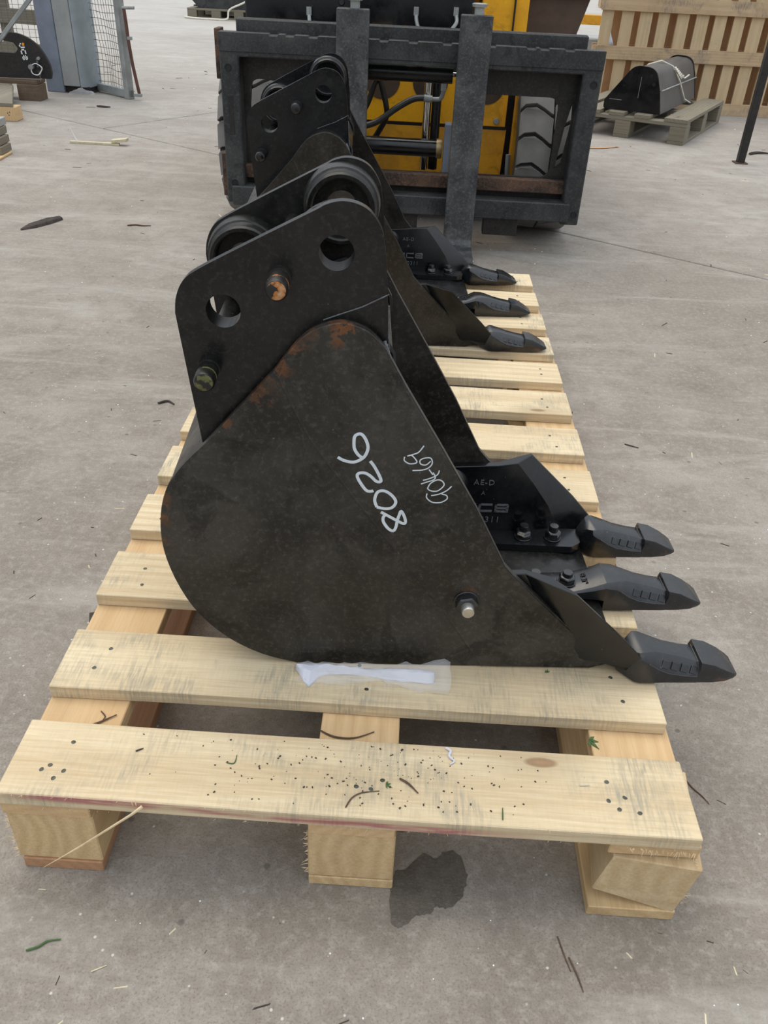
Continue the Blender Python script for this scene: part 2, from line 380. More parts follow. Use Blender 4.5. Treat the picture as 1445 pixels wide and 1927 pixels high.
def text_mb(txt, size, depth, fat=0.0, spacing=1.0):
    cu = bpy.data.curves.new('lettering', 'FONT'); cu.body = txt; cu.size = size; cu.extrude = depth; cu.offset = fat; cu.align_x = 'CENTER'; cu.align_y = 'CENTER'; cu.space_character = spacing; cu.resolution_u = 3
    ob = bpy.data.objects.new('lettering', cu); COL.objects.link(ob)
    dg = bpy.context.evaluated_depsgraph_get(); me = ob.evaluated_get(dg).to_mesh()
    mb = MB(); mb.add([q.co[:] for q in me.vertices], [tuple(p.vertices) for p in me.polygons])
    ob.evaluated_get(dg).to_mesh_clear(); bpy.data.objects.remove(ob); bpy.data.curves.remove(cu); return mb
def logo(w, h, t, d, only='JCB'):
    """wide square-cut letters, drawn stroke by stroke"""
    m = MB(); lw = w * .30; g = (w - 3 * lw) / 2
    def bar(x, y0, x1, y1): m.box(x, x1, y0, y1, -d / 2, d / 2)
    for i, ch in enumerate('JCB'):
        if ch not in only: continue
        x0 = -w / 2 + i * (lw + g); x1 = x0 + lw; y0, y1 = -h / 2, h / 2
        if ch == 'J': bar(x0, y0, x1, y0 + t); bar(x1 - t * 1.1, y0, x1, y1); bar(x0, y0, x0 + t * 1.1, y0 + h * .45)
        if ch == 'C': bar(x0, y0, x1, y0 + t); bar(x0, y1 - t, x1, y1); bar(x0, y0, x0 + t * 1.1, y1)
        if ch == 'B': bar(x0, y0, x1, y0 + t); bar(x0, y1 - t, x1 - t * .4, y1); bar(x0, y0, x0 + t * 1.1, y1); bar(x0, -t / 2, x1, t / 2); bar(x1 - t * 1.1, y0 + t * .4, x1, y1 - t * .6)
    return m
UPRIGHT = Matrix.Rotation(pi / 2, 4, 'X')       # lettering that stands up and faces the camera side

# ------------------------------------------------------------------ the yard floor: cast slabs with recessed joints
fl = MB().add([(-40, -6, -.03), (40, -6, -.03), (40, 60, -.03), (-40, 60, -.03)], [(0, 1, 2, 3)]).part('floor', 'subbase', smooth=0); fl['kind'] = 'structure'
d1 = Vector((.828, -.560)); d2 = Vector((.560, .828)); X0 = Vector((-1.42, 4.64)); gp = .005
def slab(a0, a1, b0, b1):
    P = [X0 + d1 * a + d2 * b for a, b in ((a0, b0), (a1, b0), (a1, b1), (a0, b1))]
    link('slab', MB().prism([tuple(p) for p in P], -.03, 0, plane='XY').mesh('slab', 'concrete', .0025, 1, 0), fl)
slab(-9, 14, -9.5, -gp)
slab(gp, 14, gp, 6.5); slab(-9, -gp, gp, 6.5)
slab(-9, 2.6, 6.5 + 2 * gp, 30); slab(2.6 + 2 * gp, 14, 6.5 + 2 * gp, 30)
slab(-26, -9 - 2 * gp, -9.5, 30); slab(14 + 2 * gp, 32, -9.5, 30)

# ------------------------------------------------------------------ the near pallet
pal = thing('pallet', 'long new pine pallet with twelve deck boards in the foreground', 'pallet')
ys = [0, .1663, .3474, .5159, .6829, .8481, 1.0181, 1.1743, 1.3354, 1.4986, 1.6674, 1.8335]
T = .0205
def board_mesh(i, L=.8, W=.1093):
    """a sawn board, a little wavy along its edges; origin at its centre"""
    r = random.Random(i); n = 14; secs = []
    f1, f2, f3 = [spline([(k, r.uniform(-.0013, .0013)) for k in range(6)], 3) for _ in range(3)]
    for k in range(n + 1):
        x = -L / 2 + L * k / n; a, b, c = f1[k][1], f2[k][1], f3[k][1] * .6
        w = W / 2
        secs.append([(x, -w + a, -T / 2), (x, w + b, -T / 2), (x, w + b - .001, T / 2 + c * 0), (x, -w + a, T / 2 + c * 0)])
    return MB().loft(secs).mesh('board', 'pine_red' if i == 0 else 'pine', .0012, 1, 30)
M['nail'] = simple('dull_green_grey_nail', (.085, .088, .070), .5, .5, .6, 300)
nail_me = MB().lathe([(0, .0001), (0, .0029), (.0008, .0031), (.0011, .0022), (.0010, .0001)], (0, 0, 0), (0, 0, 1), 10).mesh('nail', 'nail', 0, 1, 40)
nails0 = {0: [(.063, .078), (.048, .043), (.066, .036), (.058, .025), (.040, .036), (.438, .052), (.425, .038), (.408, .041), (.704, .070), (.702, .044), (.722, .050), (.712, .033), (.735, .030)]}
for i, y in enumerate(ys):
    bd = link('board', board_mesh(i), pal, loc=(.4 + (0.0 if i else .001), y + .0547, H - T / 2))
    bd.rotation_euler = (0, 0, random.uniform(-.003, .003))
    pts = nails0.get(i) or [(bx + random.uniform(-.012, .012), q + random.uniform(-.008, .008)) for bx in (.055, .41, .745) for q in (.035, .075)]
    for a, b in pts:
        nl = link('nail', nail_me, bd, loc=(a - .4, b - .0547, T / 2 - .0007)); nl.rotation_euler = (random.uniform(-.2, .2), random.uniform(-.2, .2), 0)
def long_plank(x0, x1, z0, z1, y0, y1, mat, name):
    MB().box(x0, x1, y0, y1, z0, z1).part(name, mat, pal, .0012)
for x0, x1 in ((.0, .1035), (.3565, .457), (.7025, .806)):
    long_plank(x0, x1, H - T - .0215, H - T - .0003, .004, 1.940, 'pine_len', 'stringer_board')
long_plank(.006, .1035, 0, .018, .004, 1.94, 'skid', 'skid_board')
long_plank(.356, .459, 0, .0165, .006, 1.94, 'block', 'skid_board')
long_plank(.694, .798, 0, .0175, -.010, 1.94, 'block', 'skid_board')
zt = H - T - .022
for yb in (0.006, .62, 1.22, 1.80):
    for k, (x0, x1) in enumerate(((.002, .1045), (.3555, .4585), (.700, .800))):
        m = MB()
        if yb < .1 and k == 2:      # the front right block has been knocked askew
            m.box(-.05, .05, 0, .14, .0185, zt - .002); A = Matrix.Translation((.752, -.004, .0)) @ Matrix.Rotation(-.11, 4, 'Z')
            m.xf(A); vs = []
            for (x, y, z) in m.v:
                if z < .05: z += (x - .752) * -.22 + .0065; x += -.006
                else: x += .008
                vs.append((x, y, z))
            m.v = vs
            mat = 'block_lap'
        else:
            m.box(x0, x1, yb, yb + .14, .0185, zt); mat = 'block'
        m.part('block', mat, pal, .0015)
# torn fibres on the sawn block edges
sp = MB()
def fibre(p, d, L, r=.0006):
    p = Vector(p); d = Vector(d).normalized(); sp.cyl(p, p + d * L, r, .0001, 4)
for x0, y0, z0, z1, n in ((.002, .005, .02, .10, 46), (.3555, .005, .02, .10, 34), (.801, -.008, .03, .11, 40)):
    s = -1 if x0 < .5 else 1
    for _ in range(n): fibre((x0, y0 + random.uniform(0, .01), random.uniform(z0, z1)), (s * 1.0, random.uniform(-.6, .3), random.uniform(-.8, .8)), random.uniform(.002, .009))
for _ in range(60): fibre((random.uniform(.0, .8), 0, H - T * random.choice((.02, 1))), (random.uniform(-1, 1), -1, random.uniform(-.5, .5)), random.uniform(.001, .005), .0004)
for _ in range(30): fibre((random.uniform(.72, .80), -.002, H - T + random.uniform(-.004, 0)), (random.uniform(-1, 1), -.6, -.7), random.uniform(.003, .009))
sp.part('torn_fibres', 'splint', pal, kind='stuff')
MB().tube([(.171, -.004, H - .001), (.16, -.012, H - .006), (.10, -.022, .092), (.075, -.026, .073), (.052, -.030, .056)], .0017, 6, taper=lambda t: 1.25 - 1.1 * t).part('splinter', 'splint', pal, label='long pale splinter hanging from the front board')
MB().box(0, .012, 0, .022, 0, .014, Matrix.Translation((-.006, .322, H - .045)) @ Matrix.Rotation(.3, 4, 'Z')).part('bark_stub', 'bark', pal, .001, label='dark bark stub')

# ------------------------------------------------------------------ digging buckets
ARC = [(0.0, 0), (-.045, .014), (-.09, .043), (-.125, .084), (-.147, .132), (-.159, .184), (-.1585, .231), (-.148, .273), (-.127, .306), (-.098, .337)]
TOP = [(-.017, .429), (.006, .460), (.025, .4765), (.053, .4855), (.079, .479), (.095, .466)]
FRONT = [(.102, .461 - .004), (.125, .416), (.169, .343), (.22, .256), (.263, .173), (.277, .157)]
arc_s = spline(ARC, 5); top_s = spline(TOP, 5)
SIDE = [(.40, 0)] + arc_s + top_s + FRONT + [(.425, .009)]
FOLD = [(-.0125, .4235), (.007, .379), (.031, .333), (.094, .2395), (.188, .104), (.252, .0015)]
EARO = [(-.101, .310), (-.111, .405), (-.119, .484), (-.1165, .501), (-.108, .518), (-.091, .531), (-.033, .562), (.025, .592), (.038, .599), (.053, .6025), (.069, .600), (.082, .592), (.0925, .576), (.0965, .558), (.101, .520), (.105, .425)]
ear_out = EARO[:2] + spline(EARO[2:15], 5) + EARO[15:]
ear_out += [(.100, .440), (.079, .470), (.053, .478), (.025, .469), (.0, .44), (-.06, .368), (-.096, .330)]
HA = (-.069, .4875); HB = (.048, .5520)
WRITE = [[(.052, .326), (.059, .322), (.069, .32), (.077, .323), (.083, .329), (.086, .339), (.084, .348), (.08, .355), (.076, .357), (.071, .354), (.07, .346), (.071, .337), (.076, .329), (.081, .326)],
[(.089, .322), (.094, .315), (.101, .301), (.102, .295), (.097, .295), (.09, .302), (.083, .306), (.076, .305), (.075, .3), (.08, .29), (.086, .282), (.091, .281), (.094, .282)],
[(.099, .259), (.096, .269), (.099, .28), (.107, .282), (.116, .276), (.121, .267), (.117, .259), (.109, .257), (.099, .259)],
[(.104, .252), (.114, .246), (.124, .24), (.132, .236), (.134, .239), (.132, .247), (.128, .254), (.126, .248), (.124, .24), (.123, .231), (.12, .225), (.114, .228), (.108, .237), (.107, .244), (.11, .249)]]
WRITE2 = [[(.149, .344), (.144, .336), (.139, .333), (.131, .33)], [(.128, .329), (.128, .324), (.134, .32), (.141, .321), (.142, .324), (.136, .331), (.131, .33)],
[(.138, .311), (.149, .312), (.156, .315), (.16, .321), (.158, .328), (.151, .328), (.146, .325), (.147, .32), (.153, .319), (.158, .324)], [(.157, .313), (.162, .306)],
[(.169, .312), (.167, .306), (.159, .301), (.151, .298)], [(.162, .309), (.165, .303), (.163, .299), (.156, .296), (.149, .293)],
[(.157, .287), (.161, .284), (.169, .284), (.176, .292), (.173, .298), (.167, .299), (.16, .294), (.157, .287)], [(.185, .291), (.18, .285), (.172, .28), (.162, .277)],
[(.157, .28), (.157, .274), (.164, .268), (.174, .268), (.181, .273), (.18, .278), (.174, .28)]]

def hexnut(p, ax, r, h, rb, hb, ph=0):
    p = Vector(p); ax = Vector(ax); m = MB(); m.cyl(p, p + ax * .0025, r * 1.12, r * 1.12, 22); m.cyl(p + ax * .0025, p + ax * (h - .002), r, r, 6, ph=ph); m.cyl(p + ax * (h - .002), p + ax * h, r, r * .88, 6, ph=ph); return m
def tooth_mb(shank=True):
    """tooth with its shank over the blade; x forward, y across, z up"""
    def sec(u, zb, zsh, zt, hb, ht, c=.0025):
        c = min(c, (zsh - zb) * .4)
        return [(u, -hb + c, zb), (u, hb - c, zb), (u, hb, zb + c), (u, hb, zsh), (u, ht, zt), (u, -ht, zt), (u, -hb, zsh), (u, -hb, zb + c)]
    m = MB()
    S = [sec(.318, .0185, .022, .024, .012, .010), sec(.326, .0185, .025, .028, .020, .018), sec(.345, .0185, .027, .030, .024, .022), sec(.400, .0185, .029, .032, .025, .023)] if shank else []
    if shank: S += [sec(.427, .0185, .036, .041, .027, .023), sec(.445, .0180, .043, .050, .029, .024), sec(.4455, .000, .043, .050, .029, .024)]
    else: S += [sec(.436, .003, .030, .036, .008, .006), sec(.446, .001, .040, .047, .017, .014), sec(.455, .000, .043, .0505, .026, .022)]
    S += [sec(.462, .000, .040, .0508, .029, .021), sec(.476, .000, .032, .0485, .029, .016), sec(.495, .001, .0215, .0425, .0285, .0135), sec(.520, .001, .0165, .0365, .028, .0135), sec(.5395, .001, .0155, .0320, .0275, .0165),
          sec(.5415, .001, .0270, .0365, .0270, .0235), sec(.560, .0015, .0225, .0325, .0268, .0240), sec(.579, .0035, .0145, .0225, .0260, .0235), sec(.592, .0060, .0100, .0150, .0215, .0200), sec(.598, .0070, .0090, .0112, .0170, .0160)]
    m.loft(S)
    if shank: m.loft([sec(.405, .000, .0030, .0035, .018, .016, .001), sec(.425, .000, .0034, .0038, .026, .025, .001), sec(.4456, .000, .005, .006, .028, .027, .001)])
    for s in (-1, 1):                               # stepped lugs on both sloping flanks
        for k in range(4):
            u = .493 + k * .0135; z = .0305 - k * .0030
            A = Matrix.Translation((u, s * .0215, z)) @ Matrix.Rotation(.35, 4, 'Y') @ Matrix.Rotation(s * -.95, 4, 'X')
            m.box(-.0052, .0050, -.0055, .0055, -.003, .0028, A)
        m.tube([(.468, s * .0285, .037), (.482, s * .0288, .0275), (.497, s * .0284, .0205), (.520, s * .0278, .0160), (.539, s * .0275, .0150)], .0016, 6)
    return m
def bucket(name, label, x, y, rz, W, marks, e0, e1, teeth):
    b = thing(name, label, 'bucket', (x, y, H + .0012), rz)
    R = lambda m, n, mat, bev=0, **k: m.part(n, (mat if marks else {'steel': 'steel2', 'steel_side': 'steel_side2'}.get(mat, mat)), b, bev, **k)
    side_me = None
    for v0, far in ((0, 0), (W, 1)):
        s = 1 if not far else -1                    # inward direction
        q = MB().prism(SIDE, v0, v0 + s * .010)
        R(q, 'side_plate', 'steel_side', .0009, label='dusty black near side plate' if not far else None)
        reg = FOLD[::-1] + [p for p in top_s[3:]] + [(p[0] - .0012, p[1] - .0006) for p in FRONT] + [(.418, .0115), (.398, .0015)]
        R(MB().prism(reg, v0, v0 - s * .0014), 'wear_plate', 'steel_side', .0005)
        R(MB().tube([(p[0], v0 - s * .0006, p[1]) for p in spline(FOLD, 4)], .0016, 6), 'weld_bead', 'steel_side')
    # rolled shell and cutting blade
    path = [(.113, .425), (.106, .444)] + [(p[0], p[1]) for p in reversed(top_s)] + list(reversed(arc_s)) + [(.20, 0), (.30, .001)]
    ins = []
    for i, p in enumerate(path):
        a = Vector(path[max(0, i - 1)]); c = Vector(path[min(len(path) - 1, i + 1)]); d = (c - a).normalized(); nrm = Vector((-d.y, d.x))
        ins.append(nrm)
    o1 = [tuple(Vector(p) + n * .0015) for p, n in zip(path, ins)]; o2 = [tuple(Vector(p) + n * .0095) for p, n in zip(path, ins)]
    R(MB().prism(o1 + o2[::-1], .0101, W - .0101), 'shell', 'steel', .0)
    R(MB().prism([(.20, .0005), (.2, .0165), (.40, .0175), (.442, .0120), (.443, .0065), (.40, .0040), (.30, .0035)], .0101, W - .0101), 'cutting_blade', 'steel', .0008)
    # hanger ears with bosses
    for v0, s in ((e0, 1), (e1, -1)):
        R(MB().prism(ear_out, v0, v0 + s * .012, holes=[circle(*HA, .0180), circle(*HB, .0180)]), 'hanger_ear', 'steel', .0010, seg=2)
        for hx, hz in (HA, HB):
            R(MB().lathe([(.012, .0181), (.030, .0181), (.031, .0315), (.046, .0335), (.0475, .0355), (.0475, .0395), (.0445, .0415), (.040, .0405), (.032, .0425), (.0305, .0445), (.022, .0460), (.0121, .0465)], (hx, v0, hz), (0, s, 0), 48, True), 'pin_boss', 'steel', 0, smooth=30)
        R(MB().tube([(.112, v0 + s * .006, .418), (.110, v0 + s * .013, .44), (.098, v0 + s * .014, .462), (.079, v0 + s * .014, .477), (.053, v0 + s * .014, .485), (.025, v0 + s * .014, .475), (.0, v0 + s * .014, .448), (-.06, v0 + s * .014, .378), (-.1, v0 + s * .014, .333)], .0035, 6), 'weld_bead', 'steel')
    R(MB().tube([(.106, e0 - .001, .428), (.1030, e0 - .0015, .500)], .0009, 6), 'weld_bead', 'weld', label='silvery line on the front edge of the near ear')  # glint of the ear plate's edge put in as a pale strip
    R(MB().tube([(.1025, e0 - .0008, .5120), (.075, e0 - .0008, .4975), (.05, e0 - .0008, .4880), (.035, e0 - .0006, .4820)], .0008, 6), 'seam', 'weld')
    zz = MB(); rr = random.Random(3)
    for k in range(9): zz.cyl((.1000 + .009 * k / 8 + rr.uniform(-.001, .001), .012 - .001 * k, .462 - .026 * k / 8), (.1015 + .009 * k / 8, .009 - .001 * k, .457 - .026 * k / 8), .0024, .0016, 7)
    R(zz, 'weld_spatter', 'weld')
    for k, (px, pz) in enumerate(((-.0090, .5265), (-.0870, .4260))):
        rod = R(MB().lathe([(-.043, .0001), (-.043, .0098), (-.0405, .0112), (-.012, .0112), (-.0118, .0122), (e1 - e0 + .038, .0112), (e1 - e0 + .042, .0100), (e1 - e0 + .042, .0001)], (px, e0, pz), (0, 1, 0), 28), 'cross_rod', 'steel')
        if marks: MB().lathe([(-.0436, .0001), (-.0434, .0088), (-.0426, .0100), (-.0415, .0106), (-.028, .01135), (-.027, .0111)], (px, e0, pz), (0, 1, 0), 28).part('rod_end', 'rustpin' if k == 0 else 'olivepin', rod, label='rust orange end cap' if k == 0 else 'moss green end cap')
        else: MB().lathe([(-.0436, .0001), (-.0434, .0088), (-.0426, .0100), (-.030, .0113)], (px, e0, pz), (0, 1, 0), 28).part('rod_end', 'steel_clean', rod)
    # side bolts and cutters
    for v0, s in ((0, 1), (W, -1)):
        nn = hexnut((.2195, v0 - s * .0015, .1165), (0, -s, 0), .0150, .013, 0, 0, .2); R(nn, 'hex_nut', 'nutblack', .0006)
        R(MB().lathe([(.012, .0085), (.024, .0085), (.0255, .0075), (.0255, .0001)], (.2195, v0, .1165), (0, -s, 0), 24), 'bolt', 'zinc', 0, label='zinc plated bolt end')
        Y = lambda d: v0 + s * d
        m = MB()
        rows = [((.205, .147), (.293, .153), (.3525, .1495)), ((.205, .110), (.311, .118), (.392, .111)), ((.205, .070), (.327, .075), (.432, .072)), ((.205, .030), (.330, .035), (.461, .040)), ((.205, .018), (.338, .018), (.478, .020)), ((.330, .0172), (.408, .006), (.488, .0035))]
        din = (.0105, .0115, -.026); dth = (.0215, .0218, -.0205); g = []
        for rw in rows:
            a = [(rw[k][0], Y(din[k]), rw[k][1]) for k in range(3)]; c = [(rw[k][0], Y(dth[k]), rw[k][1]) for k in range(3)]
            mid = [rw[1][0] * .45 + rw[2][0] * .55, rw[1][1] * .45 + rw[2][1] * .55]
            g.append([a[0], a[1], (mid[0], Y(-.010), mid[1]), a[2], c[2], (mid[0], Y(.010), mid[1]), c[1], c[0]])
        m.loft(g)
        cut = R(m, 'side_cutter', 'steel_side' if not far and s > 0 else 'steel_clean', .0010, smooth=24)
        w = MB()
        for k in range(3):                          # wear lines across the bevel
            f = .22 + .25 * k; e = (.3525 + (.461 - .3525) * f, .1495 + (.040 - .1495) * f); i0 = (e[0] - .036, e[1] - .012)
            w.tube([(i0[0], Y(.0032), i0[1]), (e[0] - .004, Y(-.0188), e[1] - .001)], .0009, 5)
        w.part('wear_line', 'weld', cut)
        fp = fillet([(.245, .020), (.300, .058), (.420, .062), (.436, .050), (.440, .012), (.250, .012)], [.002, .02, .012, .008, .003, .002])
        MB().prism([(p[0], Y(p[1])) for p in fp], .0180, .0300, plane='XY').part('flange', 'steel_clean', cut, .0022, 2)
        MB().lathe([(.0225, .030), (.027, .028), (.032, .024), (.033, .017), (.028, .015), (.0225, .015)], (.2195, v0, .1165), (0, s, 0), 32).part('bolt_boss', 'steel_clean', cut)
        for u in (.345, .393):
            q = hexnut((u, Y(.038), .030), (0, 0, 1), .0125, .0145, 0, 0, u * 9); n_ = R(q, 'hex_nut', 'nutblack', .0006)
            MB().lathe([(.0440, .0075), (.0525, .0075), (.0540, .0068), (.0540, .0001)], (u, Y(.038), 0), (0, 0, 1), 22).part('bolt', 'nutblack', n_, 0)
        if s < 0:
            logo(.030 * 2.5, .0155, .0033, .0014).xf(Matrix.Translation((.281, Y(.0226), .0745)) @ UPRIGHT).part('lettering', 'embossed', cut, 0, smooth=0)
            for txt, cx, cz, hgt, fat in (('AE-D', .2745, .1215, .0135, .0), ('A', .275, .1020, .0105, .0), ('10311', .2860, .0515, .0150, .0)):
                tm = text_mb(txt, hgt * 1.0, .0007, fat, 1.15); tm.xf(Matrix.Translation((cx, Y(.0224), cz)) @ UPRIGHT); tm.part('lettering', 'embossed', cut, 0, smooth=0)
    for k, v in enumerate(teeth):
        tt = tooth_mb(k == 1).xf(Matrix.Translation((0, v, 0))).part('tooth', 'cast', b, .0007, 1, smooth=28)
        if k == 1:
            for u in (.345, .393):
                q = hexnut((u, v, .0300 + (u - .345) * .04), (0, 0, 1), .0130, .0120, 0, 0, u * 5); n_ = q.part('hex_nut', 'nutblack', tt, .0006)
                MB().lathe([(.040, .0078), (.0485, .0078), (.050, .0070), (.050, .0001)], (u, v, 0), (0, 0, 1), 22).part('bolt', 'nutblack', n_, 0)
            logo(.024, .0085, .0017, .0007).xf(Matrix.Translation((.4185, v, .0392)) @ Matrix.Rotation(-.35, 4, 'Y') @ Matrix.Rotation(pi / 2, 4, 'Z')).part('lettering', 'lettering_dark', tt, 0, smooth=0)
    if marks:
        for n_, ws, r in (('painted_number', WRITE, .0021), ('small_painted_number', WRITE2, .00085)):
            m = MB()
            for st in ws: m.tube([(p[0], -.0016, p[1]) for p in spline(st, 5)], r, 6, (1, .22, 1))
            m.part(n_, 'marker', b, label='handwritten pale paint marker digits')
    return b
M['embossed'] = painted('pale_embossed_letters', (.11, .115, .12), (.17, .175, .18), None, .5, .4)  # paler than the black plate so the raised letters read
M['lettering_dark'] = simple('dark_recessed_letters', (.006, .006, .007), .5)
bucket('digging_bucket', 'narrow black digging bucket nearest the camera, 8026 handwritten on its dusty side', .314, .234, math.radians(3.5), .30, True, .016, .226, (.0, .148, .278))
bucket('digging_bucket', 'wider black digging bucket standing behind the one with handwritten numbers', .183, 1.325, math.radians(3.8), .50, False, .060, .365, (.0, .236, .478)).scale = (1, 1, .978)

# ------------------------------------------------------------------ crumpled sleeve under the near bucket
def crumple(name, nx, ny, fn, mat, parent=None, seed=1, amp=.003, label=None, thick=.0006):
    r = random.Random(seed); m = MB(); vs = []
    for i in range(nx + 1):
        for j in range(ny + 1):
            x, y, z = fn(i / nx, j / ny); vs.append((x + r.uniform(-amp, amp) * .5, y + r.uniform(-amp, amp) * .6, z + r.uniform(-amp, amp) * .6))
    n = len(vs); fs = []
    for i in range(nx):
        for j in range(ny): a = i * (ny + 1) + j; fs.append((a, a + 1, a + ny + 2, a + ny + 1))
    m.add(vs, fs); ob = m.part(name, mat, parent, 0, smooth=20, label=label)
    md = ob.modifiers.new('thickness', 'SOLIDIFY'); md.thickness = thick; return ob
slv = thing('document_sleeve', 'crumpled white paper in clear plastic sleeve lying beneath the near bucket', 'sleeve', (.314, .23, H))
def lerp(a, b, t): return a + (b - a) * t
def poly(ts, t):
    for (t0, v0), (t1, v1) in zip(ts, ts[1:]):
        if t <= t1: return lerp(v0, v1, (t - t0) / (t1 - t0))
    return ts[-1][1]
def pfn(s, t):
    x = lerp(.001, .186, s); w = poly([(0, .006), (.10, .038), (.17, .014), (.25, .008), (.55, .009), (.72, .014), (1, .015)], s)
    top = poly([(0, .010), (.3, .012), (.5, .006), (.75, .012), (1, .010)], s)
    arch = math.sin(pi * min(1, t * 1.15)) * .005
    return (x, -.003 - w * t - .002, max(.001, top * (1 - t) ** 1.3 + arch))
crumple('paper', 18, 5, pfn, 'paper', slv, 4, .0016)
def ffn(s, t):
    x = lerp(.006, .206, s); w = poly([(0, .020), (.2, .028), (.5, .016), (.8, .030), (1, .034)], s)
    top = poly([(0, .013), (.5, .017), (.85, .026), (.96, .040), (1, .030)], s)
    return (x, -.006 - w * t, max(.0015, top * (1 - t) ** 1.1 + .003 * math.sin(9 * s) * t))
crumple('film', 20, 5, ffn, 'film', slv, 9, .004, thick=.0002)

# ------------------------------------------------------------------ forklift behind the pallet
fk = thing('forklift', 'yellow forklift with grey fork carriage parked behind the pallet', 'forklift', (.4, 3.0, 0))
class FP:
    """parts of the forklift are written in yard coordinates and moved into its frame"""
def fpart(m, n, mat, bev=0, par=None, label=None, smooth=35, seg=1):
    m.v = [(x - .4, y - 3.0, z) for x, y, z in m.v]
    return m.part(n, mat, par or fk, bev, seg, smooth, label)
Yc = 2.635
# welded carriage
cx0, cx1 = -.265, 1.052
car = fpart(MB().prism([(cx0, .135), (cx0 + .066, .135), (cx0 + .066, .62), (cx1 - .066, .62), (cx1 - .066, .118), (cx1, .118), (cx1, .690), (cx0, .690)], Yc, Yc + .075), 'carriage_frame', 'carriage', .004)
nb = [(cx0, .635), (cx1, .635), (cx1, .694)]
xs_ = [0.93, .845, .80, .665, .60, .515, .40, .30, .18, .06, -.02, -.075]
for xx in xs_: nb += [(xx + .016, .694), (xx + .013, .687), (xx - .013, .687), (xx - .016, .694)]
nb += [(cx0, .694)]
fpart(MB().prism(nb, Yc - .004, Yc + .045), 'upper_bar', 'carriage', .0015, car)
fpart(MB().box(-.212, .995, Yc + .048, Yc + .085, .655, .733), 'top_rail', 'carriage', .005, car)
fpart(MB().prism(rrect(-.215, 1.01, .185, .655, .01), Yc + .078, Yc + .092, holes=[rrect(-.178, .112, .272, .545, .035), rrect(.185, .605, .262, .640, .02), rrect(.64, .930, .265, .535, .035), [(.947, .30), (.968, .32), (.984, .46), (.978, .52), (.962, .44)]]), 'back_plate', 'dark_frame', .001, car)
fpart(MB().box(-.215, 1.0, Yc + .045, Yc + .078, .215, .262), 'rusty_crossbar', 'rusty_bar', .003, car, label='rusty lower crossbar')
fpart(MB().box(cx0 + .02, cx1 - .04, Yc - .012, Yc + .060, .128, .196), 'lower_bar', 'carriage', .004, car)
fpart(MB().box(.70, .83, Yc + .01, Yc + .06, .064, .128), 'lower_hook', 'dark_frame', .002, car)
fpart(MB().box(.30, .45, Yc + .01, Yc + .06, .064, .128), 'lower_hook', 'dark_frame', .002, car)
for x, z in ((cx0 + .028, .585), (cx0 + .03, .205), (cx1 - .024, .590), (cx1 - .02, .155)):
    fpart(MB().lathe([(0, .0001), (0, .009), (-.0015, .010), (-.0015, .012), (.0005, .0125)], (x, Yc - .0005, z), (0, 1, 0), 18), 'bolt_hole', 'lettering_dark', 0, car)
for z0, z1 in ((.545, .700), (.150, .300)): fpart(MB().box(cx0 - .020, cx0 - .001, Yc + .03, Yc + .10, z0, z1), 'side_lug', 'rusty_bar', .002, car)
fpart(MB().box(cx0 + .022, cx0 + .040, Yc - .0015, Yc + .01, .37, .50), 'slot_plate', 'dark_frame', .001, car)
# fork tines
for x0, x1, zt_ in ((.143, .251, .783), (.552, .658, .782)):
    tn = fpart(MB().prism([(2.565, .002), (2.615, .002), (2.617, .06), (2.617, zt_), (2.577, zt_), (2.572, .06), (2.556, .042), (2.52, .040), (1.62, .022), (1.56, .008), (1.565, .002)], x0, x1, plane='YZ'), 'fork_tine', 'tine', .003)
    fpart(MB().lathe([(0, .016), (.022, .016), (.022, .024), (.031, .026), (.033, .020), (.033, .0001)], ((x0 + x1) / 2 + .006, 2.600, zt_), (0, 0, 1), 20), 'latch_pin', 'galv', 0, tn)
# rams, hoses and fittings
fpart(MB().cyl((.10, 2.74, .588), (.545, 2.74, .588), .030, n=28), 'side_shift_cylinder', 'steel_clean')
fpart(MB().cyl((.545, 2.74, .588), (.73, 2.74, .588), .0085, n=16), 'chromed_rod', 'chrome', label='thin chromed ram rod')
fpart(MB().box(.715, .765, 2.715, 2.77, .545, .62), 'rod_bracket', 'dark_frame', .003)
fpart(MB().cyl((.20, 2.78, .335), (.505, 2.78, .335), .031, n=28), 'cross_tube', 'steel_clean')
fpart(MB().lathe([(0, .033), (.014, .036), (.022, .034), (.022, .0001)], (.505, 2.78, .335), (1, 0, 0), 28), 'end_ring', 'brass')
fpart(MB().box(.532, .556, 2.74, 2.80, .245, .425), 'bracket_plate', 'bluegrey', .002)
fpart(MB().box(.20, .215, 2.74, 2.80, .25, .40), 'bracket_plate', 'dark_frame', .002)
fpart(MB().cyl((.462, 2.87, .24), (.462, 2.87, .60), .015, n=20), 'lift_rod', 'chrome', label='upright chromed lift rod')
fpart(MB().cyl((.497, 2.885, .24), (.497, 2.885, .60), .018, n=20), 'lift_guide', 'steel_clean')
fpart(MB().tube(spline([(.19, 2.84, .385), (.24, 2.83, .47), (.275, 2.82, .556), (.302, 2.83, .49), (.312, 2.84, .43), (.292, 2.85, .385), (.265, 2.86, .34)], 5), .0105, 10), 'hose', 'hose')
fpart(MB().tube(spline([(.18, 2.80, .385), (.27, 2.81, .407), (.35, 2.82, .46), (.41, 2.82, .493), (.452, 2.82, .498)], 5), .0115, 10), 'hose', 'hose')
fpart(MB().cyl((.448, 2.82, .498), (.478, 2.82, .495), .0125, n=14).tube(spline([(.475, 2.82, .495), (.505, 2.82, .497), (.515, 2.81, .51), (.517, 2.80, .54)], 4), .008, 10).cyl((.517, 2.80, .528), (.517, 2.80, .556), .0115, n=6), 'hose_fitting', 'galv')
